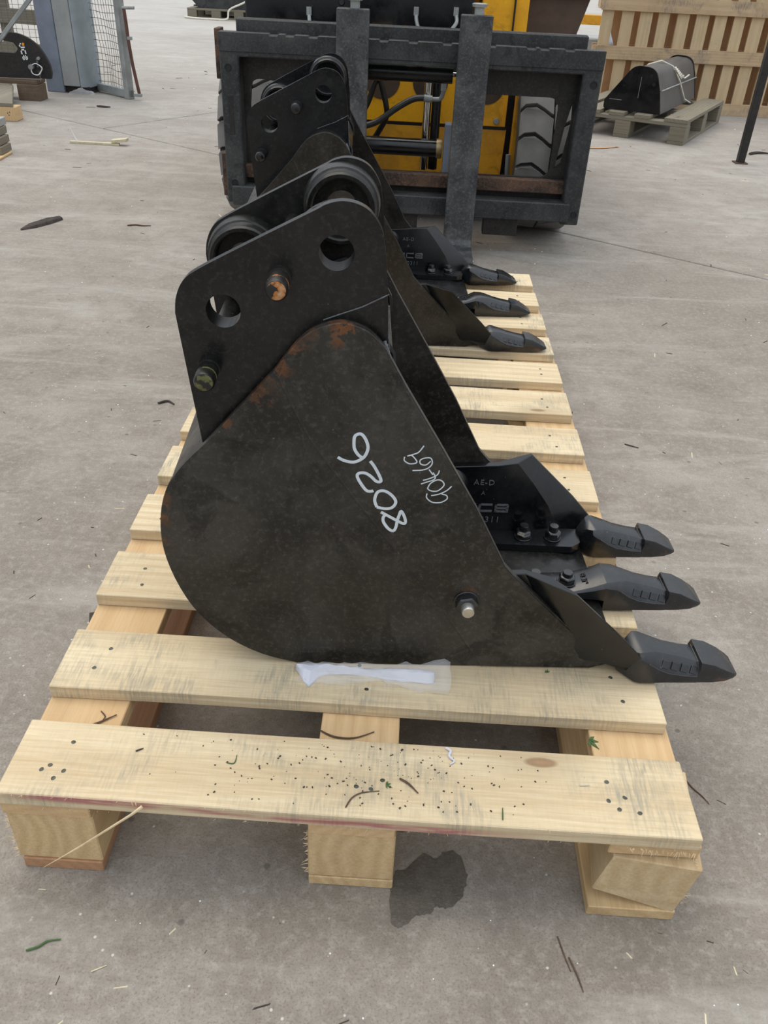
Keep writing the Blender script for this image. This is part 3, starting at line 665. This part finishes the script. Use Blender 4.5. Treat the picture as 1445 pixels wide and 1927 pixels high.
for x, z in ((.0, .735), (.40, .752), (.548, .757)):
    fpart(MB().cyl((x, 3.02, z + .022), (x, 3.02, z - .005), .0105, n=6).tube(spline([(x, 3.02, z), (x + .004, 3.0, z - .025), (x + .016 * (1 if x < .5 else -1), 2.96, z - .05), (x + .03 * (1 if x < .5 else -1), 2.93, z - .075)], 4), .007, 8), 'hose_fitting', 'galv')
# mast housing and body
fpart(MB().box(-.245, .615, 3.04, 3.30, .705, 1.15), 'mast_housing', 'steel_clean', .006)
fpart(MB().box(-.24, .0, 3.035, 3.05, .695, .712), 'rusty_edge', 'rusty_bar', .001)
for x in (.12, .165): fpart(MB().lathe([(0, .0001), (0, .009), (.004, .011), (.006, .012)], (x, 3.032, .775), (0, 1, 0), 14), 'bolt', 'nutblack')
fpart(MB().box(.235, .315, 2.99, 3.03, .655, .712).box(.345, .405, 2.99, 3.03, .655, .708), 'yellow_tab', 'yellow', .002)
# front body panel with flat round brown discs laid on it
fpart(MB().prism([(.12, .385), (.775, .385), (.775, .545), (.745, .56), (.12, .56)], 3.0, 3.02), 'body_panel', 'yellow', .002)
fpart(MB().prism(fillet([(.12, .165), (.775, .165), (.782, .372), (.12, .372)], [0, .03, 0, 0]), 3.005, 3.025), 'lower_body_panel', 'yellow_dirty', .003)
fpart(MB().box(.12, .778, 3.008, 3.03, .370, .388), 'panel_gap', 'dark_frame')
for cx_ in (.285, .470, .69): fpart(MB().cyl((cx_, 2.999, .53), (cx_, 2.9975, .53), .068, n=30), 'brown_disc', 'brown_panel', .0005, None, 'round brown patch')
fpart(MB().lathe([(0, .0001), (0, .010), (.006, .012), (.010, .012)], (.738, 2.988, .405), (0, 1, 0), 14), 'panel_bolt', 'galv')
fpart(MB().prism(fillet([(.800, .22), (.84, .20), (.855, .24), (.855, .56), (.80, .56)], [.02, .03, .01, 0, 0]), 2.93, 2.985), 'wheel_guard', 'yellow_dirty', .004)
fpart(MB().tube(spline([(.792, 2.92, .30), (.80, 2.92, .205), (.835, 2.92, .185), (.868, 2.93, .22), (.878, 2.95, .36), (.876, 2.97, .54)], 5), .009, 8), 'guard_edge', 'galv')
fpart(MB().box(.645, .82, 3.06, 3.28, .60, 1.15), 'yellow_side_panel', 'yellow', .004)
fpart(MB().box(.764, .770, 3.050, 3.06, .60, 1.15), 'panel_seam', 'lettering_dark')
fpart(MB().prism([(.822, .60), (.99, .60), (1.055, .83), (.822, .83)], 3.12, 3.30), 'inner_side_panel', 'brown_panel', .003)
fpart(MB().box(.822, 1.08, 3.09, 3.32, .828, .850), 'side_rim', 'yellow', .003)
fpart(MB().box(-.02, .82, 3.06, 4.5, .12, .70), 'chassis', 'dark_frame', .01)
fpart(MB().box(-.25, 1.0, 3.35, 4.7, .62, 1.15), 'rear_body', 'yellow_dirty', .02)
# tyres
def lug_mesh():
    """one tread block, bent around the axle (axle along x, block at the -y side)"""
    R0, R1 = .266, .300; m = MB(); up = [(.125, .028), (.108, .041), (.068, .046), (.040, .030), (.012, .010), (.003, .006)]
    pts = up + [(x, s - .090) for x, s in reversed(up)]
    def bend(q):
        x, r, s = q; a = s / R1; r = r - (.012 if x > .12 and r > .28 else 0); return (x, -r * math.cos(a), r * math.sin(a))
    m.prism(pts, R0, R1, plane='XZ', fn=bend)
    return m
lugA = lug_mesh(); lugA_me = lugA.mesh('tread_block', 'rubber', .003, 1, 35)
lb = lug_mesh(); lb.v = [(-x, y, z) for x, y, z in lb.v]; lugB_me = lb.mesh('tread_block', 'rubber', .003, 1, 35)
for xc in (-.195, .935):
    wp = MB().lathe([(-.120, .17), (-.128, .22), (-.122, .268), (.122, .268), (.128, .22), (.120, .17), (.10, .16), (-.10, .16)], (0, 0, 0), (1, 0, 0), 48, True).part('tyre', 'rubber_dark', fk)
    wp.location = (xc - .4, 3.055 - 3.0, .300)
    MB().lathe([(-.10, .0001), (-.10, .06), (-.07, .10), (-.09, .162), (.09, .162), (.07, .10), (.10, .06), (.10, .0001)], (0, 0, 0), (1, 0, 0), 32).part('rim', 'yellow_dirty', wp)
    for k in range(18):
        a = 2 * pi * k / 18
        for me, off in ((lugA_me, 0), (lugB_me, pi / 18)):
            lg = link('tread_block', me, wp); lg.rotation_euler = (a + off, 0, 0)

# ------------------------------------------------------------------ right background: crate wall, old pallet, upturned bucket, post
cr_ = thing('crate_wall', 'tall pale pine crate side with rails and upright slats at upper right', 'crate', (1.69, 6.44, 0))
def jw(m, amp, seed):
    r = random.Random(seed); m.v = [(x + r.uniform(-amp, amp), y + r.uniform(-amp, amp) * .4, z + r.uniform(-amp, amp)) for x, y, z in m.v]; return m
for k, (z0, z1, x0) in enumerate(((.645, .735, .0), (.335, .425, -.02), (.0, .082, .02), (.96, 1.05, 0))):
    m = MB()
    for s in range(1): m.box(x0, 1.95, -.022, 0, z0, z1)
    jw(m, .004, k).part('rail', 'crate_rail', cr_, .0015)
for k in range(15):
    x = .022 + k * .134 + random.uniform(-.006, .006)
    jw(MB().box(x, x + random.uniform(.078, .092), .001, .022, .06, 1.04), .003, k + 20).part('slat', 'crate_slat', cr_, .0015)
for k in range(13):
    x = .08 + k * .145
    jw(MB().box(x, x + .1442, .14, .162, .03, 1.05), .002, k + 50).part('back_board', 'crate_back', cr_, .001)
for z in (.0, .335, .66): MB().box(0, 1.95, .118, .139, z, z + .09).part('back_rail', 'crate_back', cr_, .001)
for x in (0, .9, 1.85): MB().box(x, x + .1, .023, .117, .0, .08).part('block', 'crate_rail', cr_, .001); MB().box(x, x + .1, .023, .117, .65, .73).part('block', 'crate_rail', cr_, .001)
crumple('paper_scrap', 3, 3, lambda s, t: (1.775 + .035 * s * (1 - t), 6.372, .43 + .08 * t), 'paper', None, 2, .003); tag(bpy.data.objects['paper_scrap'], 'small white paper scrap sticking up behind crate rail', 'paper')

a_bp = math.atan2(.889, .458) - pi / 2
bp = thing('weathered_pallet', 'weathered grey brown pallet carrying the upturned black bucket', 'pallet', (2.09, 5.08, 0), a_bp)
def bpb(x0, x1, y0, y1, z0, z1, n, mat='old_wood_y'): return MB().box(x0, x1, y0, y1, z0, z1).part(n, mat, bp, .0015)
for x0 in (-.145, -.335, -.50, -.66, -.80): bpb(x0, x0 + (.145 if x0 == -.145 else .10), 0, 1.12, .124, .146, 'board')
for y0 in (.0, .51, 1.02): bpb(-.80, 0, y0, y0 + .10, .102, .123, 'stringer_board', 'old_wood')
for x0 in (-.10, -.45, -.80):
    bpb(x0, x0 + .10, 0, 1.12, 0, .02, 'skid_board')
    for y0 in (.0, .50, 1.00): bpb(x0, x0 + .10, y0, y0 + .12, .0205, .1015, 'block', 'old_wood')
bb = thing('upturned_bucket', 'upturned black and grey ditching bucket strapped on the weathered pallet', 'bucket', (1.952, 5.235, .1468), a_bp)
prof = fillet([(-.372, .0), (-.372, .052), (-.215, .262), (-.075, .255), (-.03, .13), (-.0, .0)], [.02, .02, .085, .085, .02, 0], 8)
bb_s = MB().prism(prof, 0, .014, plane='XZ').part('side_plate', 'steel_clean', bb, .002)
MB().prism(prof, .985, 1.0, plane='XZ').part('side_plate', 'steel_clean', bb, .002)
inn = [(p[0] * .97 - .004, max(0, p[1] * .97 - .002)) for p in prof]
M['brown_wood'] = wood('dark_brown_wood', (.155, .105, .065), (.095, .062, .04), 'X', .2)
M['greyshell'] = simple('satin_grey_shell', (.10, .102, .105), .38, .0, .2, 5)
out_path = [p for p in inn if not (p[0] < -.30 and p[1] < .03)]
i0 = 0
op = inn; sh = MB()
top_i = [p for p in op]
ring_o = top_i; ring_i = [(p[0] * .95 - .010, p[1] * .95) for p in top_i]
sh.prism(ring_o, .0141, .9849, holes=[ring_i], plane='XZ'); sh.part('shell', 'greyshell', bb, .0)
MB().tube([(-.022, .016, .132), (-.022, .985, .132)], .004, 6).part('weld_bead', 'palegrey', bb)
for q in ((-.10, .21), (-.075, .165)): MB().cyl((q[0], -.0005, q[1]), (q[0], .001, q[1]), .011, n=16).part('bolt_hole', 'lettering_dark', bb)
MB().box(-.34, -.26, -.0012, 0, .058, .060).box(-.16, -.158, -.0012, 0, .08, .20).part('chalk_mark', 'palegrey', bb, label='chalk scratches')
st_m = MB()
def flatstrap(m, path, w=.007):
    m.tube(path, w, 6, None)
flatstrap(st_m, [(-.30, .32, .150), (-.22, .36, .240), (-.15, .40, .2640), (-.08, .44, .235), (-.030, .50, .150), (.002, .62, .03), (.03, .70, .002)], .0055)
flatstrap(st_m, [(-.050, .46, .20), (-.026, .62, .155), (-.028, .75, .165)], .005)
for k in range(6): st_m.cyl((-.065 + .01 * k, .43 + .004 * k, .222 - .01 * k), (-.06 + .012 * k, .45, .228 - .008 * k), .010, .006, 6)
st_o = st_m.part('strap', 'strap', None); st_o.location = (1.952, 5.235, .1468); st_o.rotation_euler = (0, 0, a_bp); tag(st_o, 'knotted cream strap tied over the upturned bucket', 'strap')
ps = thing('black_post', 'thin black steel post with base plate at right edge', 'post', (2.313, 4.64, 0))
MB().box(-.020, .020, -.02, .02, .006, 1.3, Matrix.Rotation(.0, 4, 'Y')).part('upright', 'dark_frame', ps, .002)
MB().box(-.036, .036, -.036, .036, 0, .006).part('base_plate', 'rusty_bar', ps, .001)
# far yard clutter seen between forklift and crate
sk = thing('grey_skip', 'pale grey and brown steel trestle in the distance beside the crate wall', 'trestle', (1.9, 8.6, 0))
MB().box(-.25, -.17, 0, .08, 0, 1.0).box(.25, .33, 0, .08, 0, 1.0).part('upright', 'old_wood', sk, .003)
MB().box(-.3, .4, -.01, .09, .42, .50).part('crossbar', 'yellow_dirty', sk, .003)
MB().box(-.35, .45, .1, .6, 0, .30).part('pale_block', 'palegrey', sk, .01)

# ------------------------------------------------------------------ left background: column, mesh gate, quick hitch, fence, timber
col = thing('steel_column', 'blue grey steel column at upper left between the fence and the mesh gate', 'column', (-2.03, 5.90, 0), -.12)
MB().prism([(-.185, -.05), (-.185, .16), (-.055, .16), (-.06, .02), (-.055, -.05)], .0, 2.4, plane='XY').part('left_face', 'bluegrey', col, .004)
MB().prism([(-.050, -.055), (-.050, .14), (.068, .14), (.068, -.055)], .045, 2.4, plane='XY').part('middle_face', 'palegrey', col, .004)
MB().prism([(.070, -.05), (.070, .12), (.145, .14), (.135, -.02)], .040, 2.4, plane='XY').part('right_face', 'paleblue', col, .004)
MB().box(-.05, .13, -.03, .13, 0, .044).part('base_packing', 'dark_frame', col, .004)
crumple('plastic_scrap', 10, 5, lambda s, t: (-2.05 + .19 * s, 5.80 + .06 * t, .003 + .035 * math.sin(pi * s) * math.sin(pi * t)), 'film', None, 8, .012); tag(bpy.data.objects['plastic_scrap'], 'crumpled clear plastic wrapped at foot of the steel column', 'plastic')
# gate: from hinge side to latch side
G0 = Vector((-2.035, 6.11, 0)); G1 = Vector((-1.572, 5.725, 0)); gd = (G1 - G0).normalized(); gl = (G1 - G0).length
ga = math.atan2(gd.y, gd.x)
gt = thing('mesh_gate', 'galvanised gate leaf with bent wire mesh beside the steel column', 'gate', tuple(G0), ga)
MB().box(0, gl, -.02, .02, .010, .058).part('bottom_rail', 'galv', gt, .003)
MB().box(gl - .052, gl, -.025, .025, .0, 1.35).part('upright', 'galv', gt, .003)
MB().box(0, .045, -.025, .025, .03, 1.35).part('upright', 'galv', gt, .003)
MB().box(0, gl, -.02, .02, 1.30, 1.35).part('top_rail', 'galv', gt, .003)
r = random.Random(5)
def bulge(x, z): return .035 * math.exp(-((x - .32) / .10) ** 2 - ((z - .22) / .25) ** 2)
for k in range(1, 15):
    x = .045 + (gl - .09) * k / 15
    MB().tube([(x + .012 * math.sin(z * 9 + k) * math.exp(-((z - .2) / .25) ** 2) + r.uniform(-.001, .001), bulge(x, z), z) for z in [i * .06 + .05 for i in range(22)]], .0018, 4).part('vertical_wire', 'mesh', gt)
for k in range(30):
    z = .075 + k * .043
    MB().tube([(x, bulge(x, z), z + .004 * math.sin(x * 20 + k)) for x in [.04 + i * (gl - .09) / 10 for i in range(11)]], .0018, 4).part('horizontal_wire', 'mesh', gt)
dp = thing('drop_bolt', 'rusty drop bolt bar with bent handle hung on the mesh gate', 'bolt', (-1.535, 5.70, 0))
MB().tube([(-.012, 0, .545), (-.008, 0, .46), (-.006, 0, .36), (.004, 0, .22), (.020, 0, .10), (.030, 0, .03)], .011, 10).part('bar', 'rusttube', dp)
MB().tube([(-.022, 0, .548), (.06, -.01, .552)], .010, 10).part('handle', 'galv', dp)
MB().box(-.010, .02, -.012, .012, .365, .385).part('bracket', 'galv', dp, .002); MB().box(-.008, .045, -.013, .013, .022, .042).part('bracket', 'galv', dp, .002)
# quick hitch with lettering
qh = thing('quick_hitch', 'black curved quick hitch plate with white JCB letters at left edge', 'hitch', (-2.40, 5.50, 0))
qo = [(-.35, .122), (.375, .132), (.385, .165), (.380, .22), (.355, .275), (.315, .330), (.255, .370), (.19, .390), (.12, .392), (.08, .380), (.05, .355), (-.35, .34)]
qo = qo[:2] + spline(qo[2:11], 3) + [qo[11]]
MB().prism(qo, -.012, .012, holes=[fillet([(-.30, .275), (.165, .275), (.19, .300), (.165, .335), (.10, .345), (.03, .325), (-.30, .325)], [.01, .02, .01, .01, .01, .01, .01], 3)]).part('hitch_plate', 'dark_frame', qh, .002)
LM = Matrix.Translation((.222, -.0135, .286)) @ UPRIGHT @ Matrix.Rotation(-pi / 2 + .12, 4, 'Z')
logo(.098, .034, .0075, .003, 'CB').xf(LM).part('lettering', 'whitepaint', qh, smooth=0); logo(.098, .034, .0075, .003, 'J').xf(LM).part('lettering', 'whitepaint', qh, smooth=0)
MB().box(-.007, .007, -.0015, .0015, -.008, .008, Matrix.Translation((.229, -.0135, .328)) @ Matrix.Rotation(.12, 4, 'Y')).part('orange_dot', 'orange', qh, label='orange square of the letter J')
MB().tube(spline([(.262, -.03, .205), (.30, -.035, .222), (.335, -.035, .20), (.325, -.035, .175), (.30, -.035, .155), (.265, -.033, .165), (.262, -.03, .205)], 4), .0045, 8).part('retaining_pin', 'chrome', qh)
MB().cyl((.262, -.012, .20), (.262, -.04, .20), .016, n=18).part('pin_head', 'galv', qh)
MB().cyl((.318, -.012, .252), (.318, -.03, .252), .010, n=14).part('pin_head', 'galv', qh)
for k in range(9):
    z = .245 - k * .013 + (0 if k < 4 else -.02); x = .305 + (.004 if k % 2 else 0) + (.0 if k < 4 else .006)
    MB().lathe([(-.0013, .0045), (0, .0058), (.0013, .0045), (0, .0032)], (x, -.03, z), (0, 1, 0) if k % 2 else (1, .3, 0), 10, True).part('chain_link', 'galv', qh)
MB().box(-.2, -.0, -.06, -.03, .285, .305).part('red_lever', 'redplastic', qh, .003, label='red plastic lever')
lp = thing('support_pallet', 'brown wooden pallet end holding up the black quick hitch', 'pallet', (-2.40, 5.50, 0))
MB().box(-.4, .29, -.05, .10, .098, .120).part('board', 'brown_wood', lp, .002)
MB().box(.155, .30, -.06, .07, .0, .0975).part('block', 'brown_wood', lp, .002)
MB().box(-.30, -.17, -.06, .07, .0, .0975).part('block', 'brown_wood', lp, .002)
MB().box(-.3, .0, .15, .22, .03, .06).part('skid_board', 'brown_wood', lp, .002)
strut = thing('diagonal_strut', 'grey steel strut leaning diagonally above the black quick hitch', 'strut', (-2.38, 5.42, .0))
MB().box(-.012, .012, -.012, .012, 0, .75, Matrix.Translation((-.0, 0, .265)) @ Matrix.Rotation(.80, 4, 'Y')).part('bar', 'galv', strut, .002)
wf = thing('timber_fence', 'weathered timber rail fence behind the mesh at upper left', 'fence', (-3.2, 6.7, 0))
for z0 in (.12, .35, .58, .80): MB().box(-.3, .92, 0, .03, z0, z0 + .10, Matrix.Rotation(.02, 4, 'Y')).part('rail', 'old_wood', wf, .003)
MB().box(.34, .42, .031, .08, 0, 1.0).part('brace', 'old_wood', wf, .003); MB().box(.28, .34, -.05, -.001, .2, .95, Matrix.Rotation(-.25, 4, 'Y')).part('brace', 'old_wood', wf, .003)
mf = thing('mesh_fence', 'wire mesh fence panel in front of the weathered timber rails', 'fence', (-3.1, 6.22, 0))
for k in range(22): MB().tube([(.045 * k, 0, .02), (.045 * k, 0, 1.2)], .0016, 4).part('vertical_wire', 'mesh', mf)
for k in range(22): MB().tube([(-.02, 0, .05 + .05 * k), (.98, 0, .05 + .05 * k)], .0016, 4).part('horizontal_wire', 'mesh', mf)
# timber at the left edge
tp = thing('plank_pallet', 'tan plank pallet cropped by the left edge below the black quick hitch', 'pallet', (-2.0, 4.70, 0), .0)
MB().box(-.5, .045, 0, .10, .0, .078).part('block', 'pine_len', tp, .003)
MB().prism([(-.5, .70), (-.25, .70), (.040, .0), (-.5, .0)], .079, .099, plane='XY').part('board', 'old_wood_y', tp, .002)
for q in ((.0, .045), (.006, .035), (.012, .05)): MB().cyl((q[0], -.001, q[1]), (q[0], .002, q[1]), .003, n=8).part('nail', 'lettering_dark', tp)
for k, (w, mat) in enumerate((( .0, 'old_wood'), (-.012, 'old_wood'), (-.025, 'old_wood'), (-.03, 'palegrey'))):
    q = thing('timber_board', ['lowest grey board of the stack at the left edge', 'second grey board up in the stack at the left edge', 'third grey board up in the stack at the left edge', 'pale top board of the stack at the left edge'][k], 'board', (-1.635 + w, 3.76 + .02 * k, .012 + .037 * k), .04, 'stacked grey boards at the left edge')
    MB().box(-.6, 0, 0, .13, 0, .035).part('plank', mat, q, .002)
q = MB().box(-.3, .03, -.03, .16, 0, .011, Matrix.Translation((-1.650, 3.70, 0)) @ Matrix.Rotation(.05, 4, 'Z')).part('base_board', 'block', None, .002); tag(q, 'thin orange pine board under the grey stack at left edge', 'board')

# far pallet with black attachment
fp_ = thing('far_pallet', 'distant wooden pallet under a dark bucket at the top left', 'pallet', (-2.92, 12.9, 0))
for y0 in (0, .45, .9): MB().box(0, 1.2, y0, y0 + .1, 0, .02).part('skid_board', 'old_wood', fp_); [MB().box(x0, x0 + .13, y0, y0 + .1, .0205, .10).part('block', 'old_wood', fp_) for x0 in (0, .34, .66, 1.07)]
for k in range(6): MB().box(0, 1.2, k * .18, k * .18 + .12, .101, .125).part('board', 'old_wood', fp_)
db = thing('far_bucket', 'dark steel bucket resting on the distant pallet', 'bucket', (-2.92, 12.95, .125))
o_ = fillet([(.06, .30), (.06, .10), (.16, .0), (.80, .0), (1.15, .12), (1.15, .30)], [0, .06, .06, .1, .05, 0], 4)
MB().prism(o_, 0, .02).part('side_plate', 'carriage', db); MB().prism(o_, .6, .62).part('side_plate', 'carriage', db)
MB().prism([(.08, .02), (1.1, .02), (1.1, .035), (.08, .035)], .0201, .5999).part('floor_plate', 'rusty_bar', db)
s_ = MB().tube(spline([(-1.9, 12.86, .33), (-2.1, 12.82, .22), (-2.3, 12.80, .13), (-2.33, 12.75, .02), (-2.5, 12.7, .012), (-2.8, 12.75, .012), (-2.95, 12.85, .015)], 5), .013, 6).part('yellow_strap', 'strap', None); tag(s_, 'loose cream strap trailing around the distant pallet', 'strap')

# ------------------------------------------------------------------ damp patch and litter
r = random.Random(11)
wo = spline([(.459, -.036), (.457, .0), (.461, .028), (.478, .036), (.490, .050), (.500, .058), (.512, .050), (.522, .060), (.538, .063), (.548, .050), (.552, .030), (.549, .012), (.541, -.004), (.528, -.014), (.514, -.014), (.503, -.024), (.490, -.026), (.478, -.036), (.468, -.042)], 4, True)
wo = [(x + r.uniform(-.0015, .0015), y + r.uniform(-.0015, .0015)) for x, y in wo]
tag(MB().prism(wo, 0, .0006, plane='XY').part('damp_patch', 'wetstain', None, 0, smooth=0), 'dark damp oil patch on the concrete beside the middle block', 'stain')
w2 = [(.470 + .016 * math.cos(a) * r.uniform(.7, 1.1), .098 + .012 * math.sin(a) * r.uniform(.7, 1.1)) for a in [2 * pi * i / 16 for i in range(16)]]
tag(MB().prism(w2, 0, .0006, plane='XY').part('damp_spot', 'wetstain', None, 0, smooth=0), 'small dark damp spot under the front board', 'stain')
def twig(name, pts, rad, mat, label, cat='twig', flat=None, z=0.0):
    P = [(p[0], p[1], (p[2] if len(p) > 2 else 0) + z + rad * (flat[2] if flat else 1)) for p in pts]
    return tag(MB().tube(spline(P, 4), rad, 6, flat, taper=lambda t: .55 + .45 * math.sin(pi * min(1, t + .15))).part(name, mat, None), label, cat)
# on the ground
bk = MB().loft([[(-.07, -.004, 0), (-.068, .004, 0), (-.066, .003, .006), (-.069, -.003, .004)], [(-.03, -.018, 0), (-.03, .016, 0), (-.03, .012, .013), (-.03, -.012, .010)], [(.03, -.016, 0), (.03, .014, 0), (.03, .010, .018), (.03, -.012, .012)], [(.075, -.006, 0), (.075, .012, 0), (.075, .008, .014), (.075, -.004, .010)]])
bk.xf(Matrix.Translation((-1.015, 2.665, 0)) @ Matrix.Rotation(1.05, 4, 'Z') @ Matrix.Diagonal((1.35, 1.2, 1, 1)))
tag(bk.part('bark_strip', 'bark', None, .001), 'dark piece of bark on the concrete at the left', 'bark')
lt = thing('broken_lath', 'broken pale wooden lath with upturned end on the concrete, upper left', 'wood scrap', (-1.30, 4.19, 0))
MB().box(-.15, .12, -.008, .010, .0, .012).part('lath', 'pale_chip', lt, .001)
MB().box(.08, .165, -.010, .035, .003, .018, Matrix.Rotation(-.12, 4, 'Y')).part('chunk', 'pale_chip', lt, .001)
MB().tube([(-.11, .0, .01), (-.125, .0, .045), (-.14, .0, .085)], .004, 5, taper=lambda t: 1.2 - t).part('sliver', 'whitepaint', lt)
twig('twig', [(-.69, 2.715), (-.66, 2.728), (-.63, 2.722), (-.60, 2.728)], .003, 'twig', 'thin forked brown twig on the concrete left of the pallet')
twig('plant_stem', [(.048, -.098), (.060, -.093), (.068, -.086), (.082, -.083)], .0016, 'leaf', 'short green stem on the concrete at the lower left')
twig('straw_bit', [(.128, -.116), (.143, -.108)], .0009, 'pale_chip', 'pale straw on the ground in front of the left block')
twig('pine_needle', [(.656, -.040), (.661, -.062), (.666, -.080)], .0010, 'twig', 'thin brown needle on the concrete below the right block')
twig('pine_needle', [(.666, -.064), (.673, -.085), (.677, -.102)], .0012, 'twig', 'thicker brown needle beside the thin one below the right block')
twig('red_fibre', [(.868, .198), (.874, .185), (.884, .172), (.890, .160)], .0011, 'rusttube', 'thin red brown fibre on the ground right of the front board')
twig('dry_leaf', [(1.47, 4.83), (1.56, 4.86), (1.66, 4.92)], .012, 'crate_back', 'flat brown dry leaf on the ground right of the forklift', 'leaf', (1, 1, .3))
twig('dry_twig', [(-.165, 1.235), (-.145, 1.250), (-.125, 1.235)], .003, 'bark', 'small dry twig on the concrete left of the pallet middle')
twig('leaf_litter', [(2.45, 4.9), (2.52, 4.95), (2.60, 4.93)], .008, 'bark', 'dark leaf litter on ground beside the black post', 'leaf')
twig('dark_chip', [(.97, 1.17), (1.0, 1.155)], .0015, 'bark', 'thin dark stick right of the pallet below the forklift')
twig('gate_chip', [(-1.69, 5.35, 0), (-1.60, 5.34, 0)], .012, 'bark', 'flat dark wood chip on the ground below the gate', 'wood chip', (1, 1, .5))
# on the pallet
twig('curved_twig', [(.356, .137), (.375, .128), (.40, .128), (.425, .140)], .0014, 'twig', 'curved brown twig lying across the middle stringer', 'twig', None, H - T)
twig('forked_twig', [(.062, .118), (.075, .126), (.094, .141)], .0015, 'twig', 'straight dark twig on the left stringer between the front boards', 'twig', None, H - T)
twig('short_twig', [(.072, .146), (.080, .138), (.079, .132)], .0009, 'twig', 'tiny hooked twig beside the straight one on the left stringer', 'twig', None, H - T)
twig('curled_twig', [(.399, .011), (.405, .024), (.416, .032), (.436, .036)], .0010, 'twig', 'curled brown twig near the middle of the front board', 'twig', None, H)
twig('pine_twig', [(.459, .055), (.470, .048), (.481, .036)], .0015, 'twig', 'stout brown twig right of the middle of the front board', 'twig', None, H)
twig('bent_stem', [(.253, .062), (.262, .062), (.263, .074)], .0008, 'leaf', 'olive green bent stem on the left half of the front board', 'stem', None, H)
twig('green_needle', [(.577, .008), (.578, .024)], .0009, 'leaf', 'upright green needle on the front board near its front edge', 'needle', None, H)
twig('white_plastic_bit', [(.514, .104), (.520, .100), (.518, .092), (.524, .085), (.519, .080)], .0018, 'paper', 'small white twisted plastic bit on the front board', 'plastic', None, H)
twig('blue_chip', [(.142, .070), (.150, .075)], .0011, 'bark', 'small dark chip on the left part of front board', 'chip', None, H)
twig('wire_staple', [(.672, .062), (.684, .063)], .0007, 'zinc', 'tiny silver staple near the right end of front board', 'staple', None, H)
def leaf(cx, cy, z, s, a, label):
    m = MB()
    for k, (l, w) in enumerate(((1, 0), (.7, .7), (.7, -.7), (.55, 1.5))):
        d = Vector((math.cos(a + w), math.sin(a + w))); n = Vector((-d.y, d.x)); p = Vector((cx, cy))
        q = [p, p + d * s * l * .5 + n * s * .12, p + d * s * l, p + d * s * l * .5 - n * s * .12]
        m.prism([tuple(v) for v in q], z + .0002 * k, z + .0009 + .0002 * k, plane='XY')
    return tag(m.part('leaf_sprig', 'leaf', None, 0, smooth=0), label, 'leaf')
leaf(.700, .150, H - T, .018, -.9, 'green leaf sprig on the right stringer behind the front board')
leaf(.443, .046, H, .009, -.5, 'tiny green leaf sprig on the middle of front board')
leaf(.655, .245, H, .007, 1.4, 'tiny green leaf on the second board beside near bucket')
# crumbs on the board and grit on the ground: nobody could count them
g = MB(); r = random.Random(21)
for _ in range(190):
    x = min(.78, max(.03, r.gauss(.42, .11))); y = r.uniform(.012, .100); s = r.uniform(.0004, .0013); a = r.uniform(0, 3)
    g.box(-s, s, -s * .6, s * .6, 0, s, Matrix.Translation((x, y, H - .0002)) @ Matrix.Rotation(a, 4, 'Z'))
ob = g.part('bark_crumbs', 'bark', None, 0, smooth=0); tag(ob, 'scattered dark bark crumbs across the front board', 'crumbs'); ob['kind'] = 'stuff'
for nm, mat, n, lab, sz in (('pale_grit', 'whitepaint', 420, 'scattered pale grit and chips across the concrete yard', .55), ('dark_litter', 'bark', 300, 'scattered dark twigs and bark crumbs across the concrete yard', .6), ('straw_litter', 'pale_chip', 55, 'scattered straw coloured wood chips across the concrete yard', .65)):
    g = MB()
    for _ in range(n):
        y = -.2 + (r.random() ** 1.7) * 8.5; x = .43 + (y + 1.0) * r.uniform(-.62, .62); k = (1 + y * .42) * sz
        if -.02 < x < .82 and -.02 < y < 1.96 and r.random() < .9: continue
        s = r.uniform(.0007, .0022) * k; l = s * (1 if nm == 'pale_grit' else r.uniform(2, 9)); a = r.uniform(0, pi)
        h = s * .6
        g.hexa([Matrix.Translation((x, y, 0)) @ Matrix.Rotation(a, 4, 'Z') @ Vector(q) for q in ((-l, -s * .7, 0), (l * .8, -s, 0), (l, s * .6, 0), (-l * .7, s, 0), (-l * .7, -s * .4, h), (l * .6, -s * .5, h), (l * .7, s * .4, h * .8), (-l * .5, s * .5, h * .7))])
    ob = g.part(nm, mat, None, 0, smooth=0); tag(ob, lab, 'grit' if 'grit' in nm else 'litter'); ob['kind'] = 'stuff'
# red and white film behind the near bucket
crumple('plastic_bag', 9, 7, lambda s, t: (-.20 + .13 * s, 2.53 + .07 * t, .004 + .045 * math.sin(pi * s) * math.sin(pi * t)), 'redwhite', None, 12, .016)
tag(bpy.data.objects['plastic_bag'], 'crumpled red and white plastic bag on the ground by the fork carriage', 'bag')
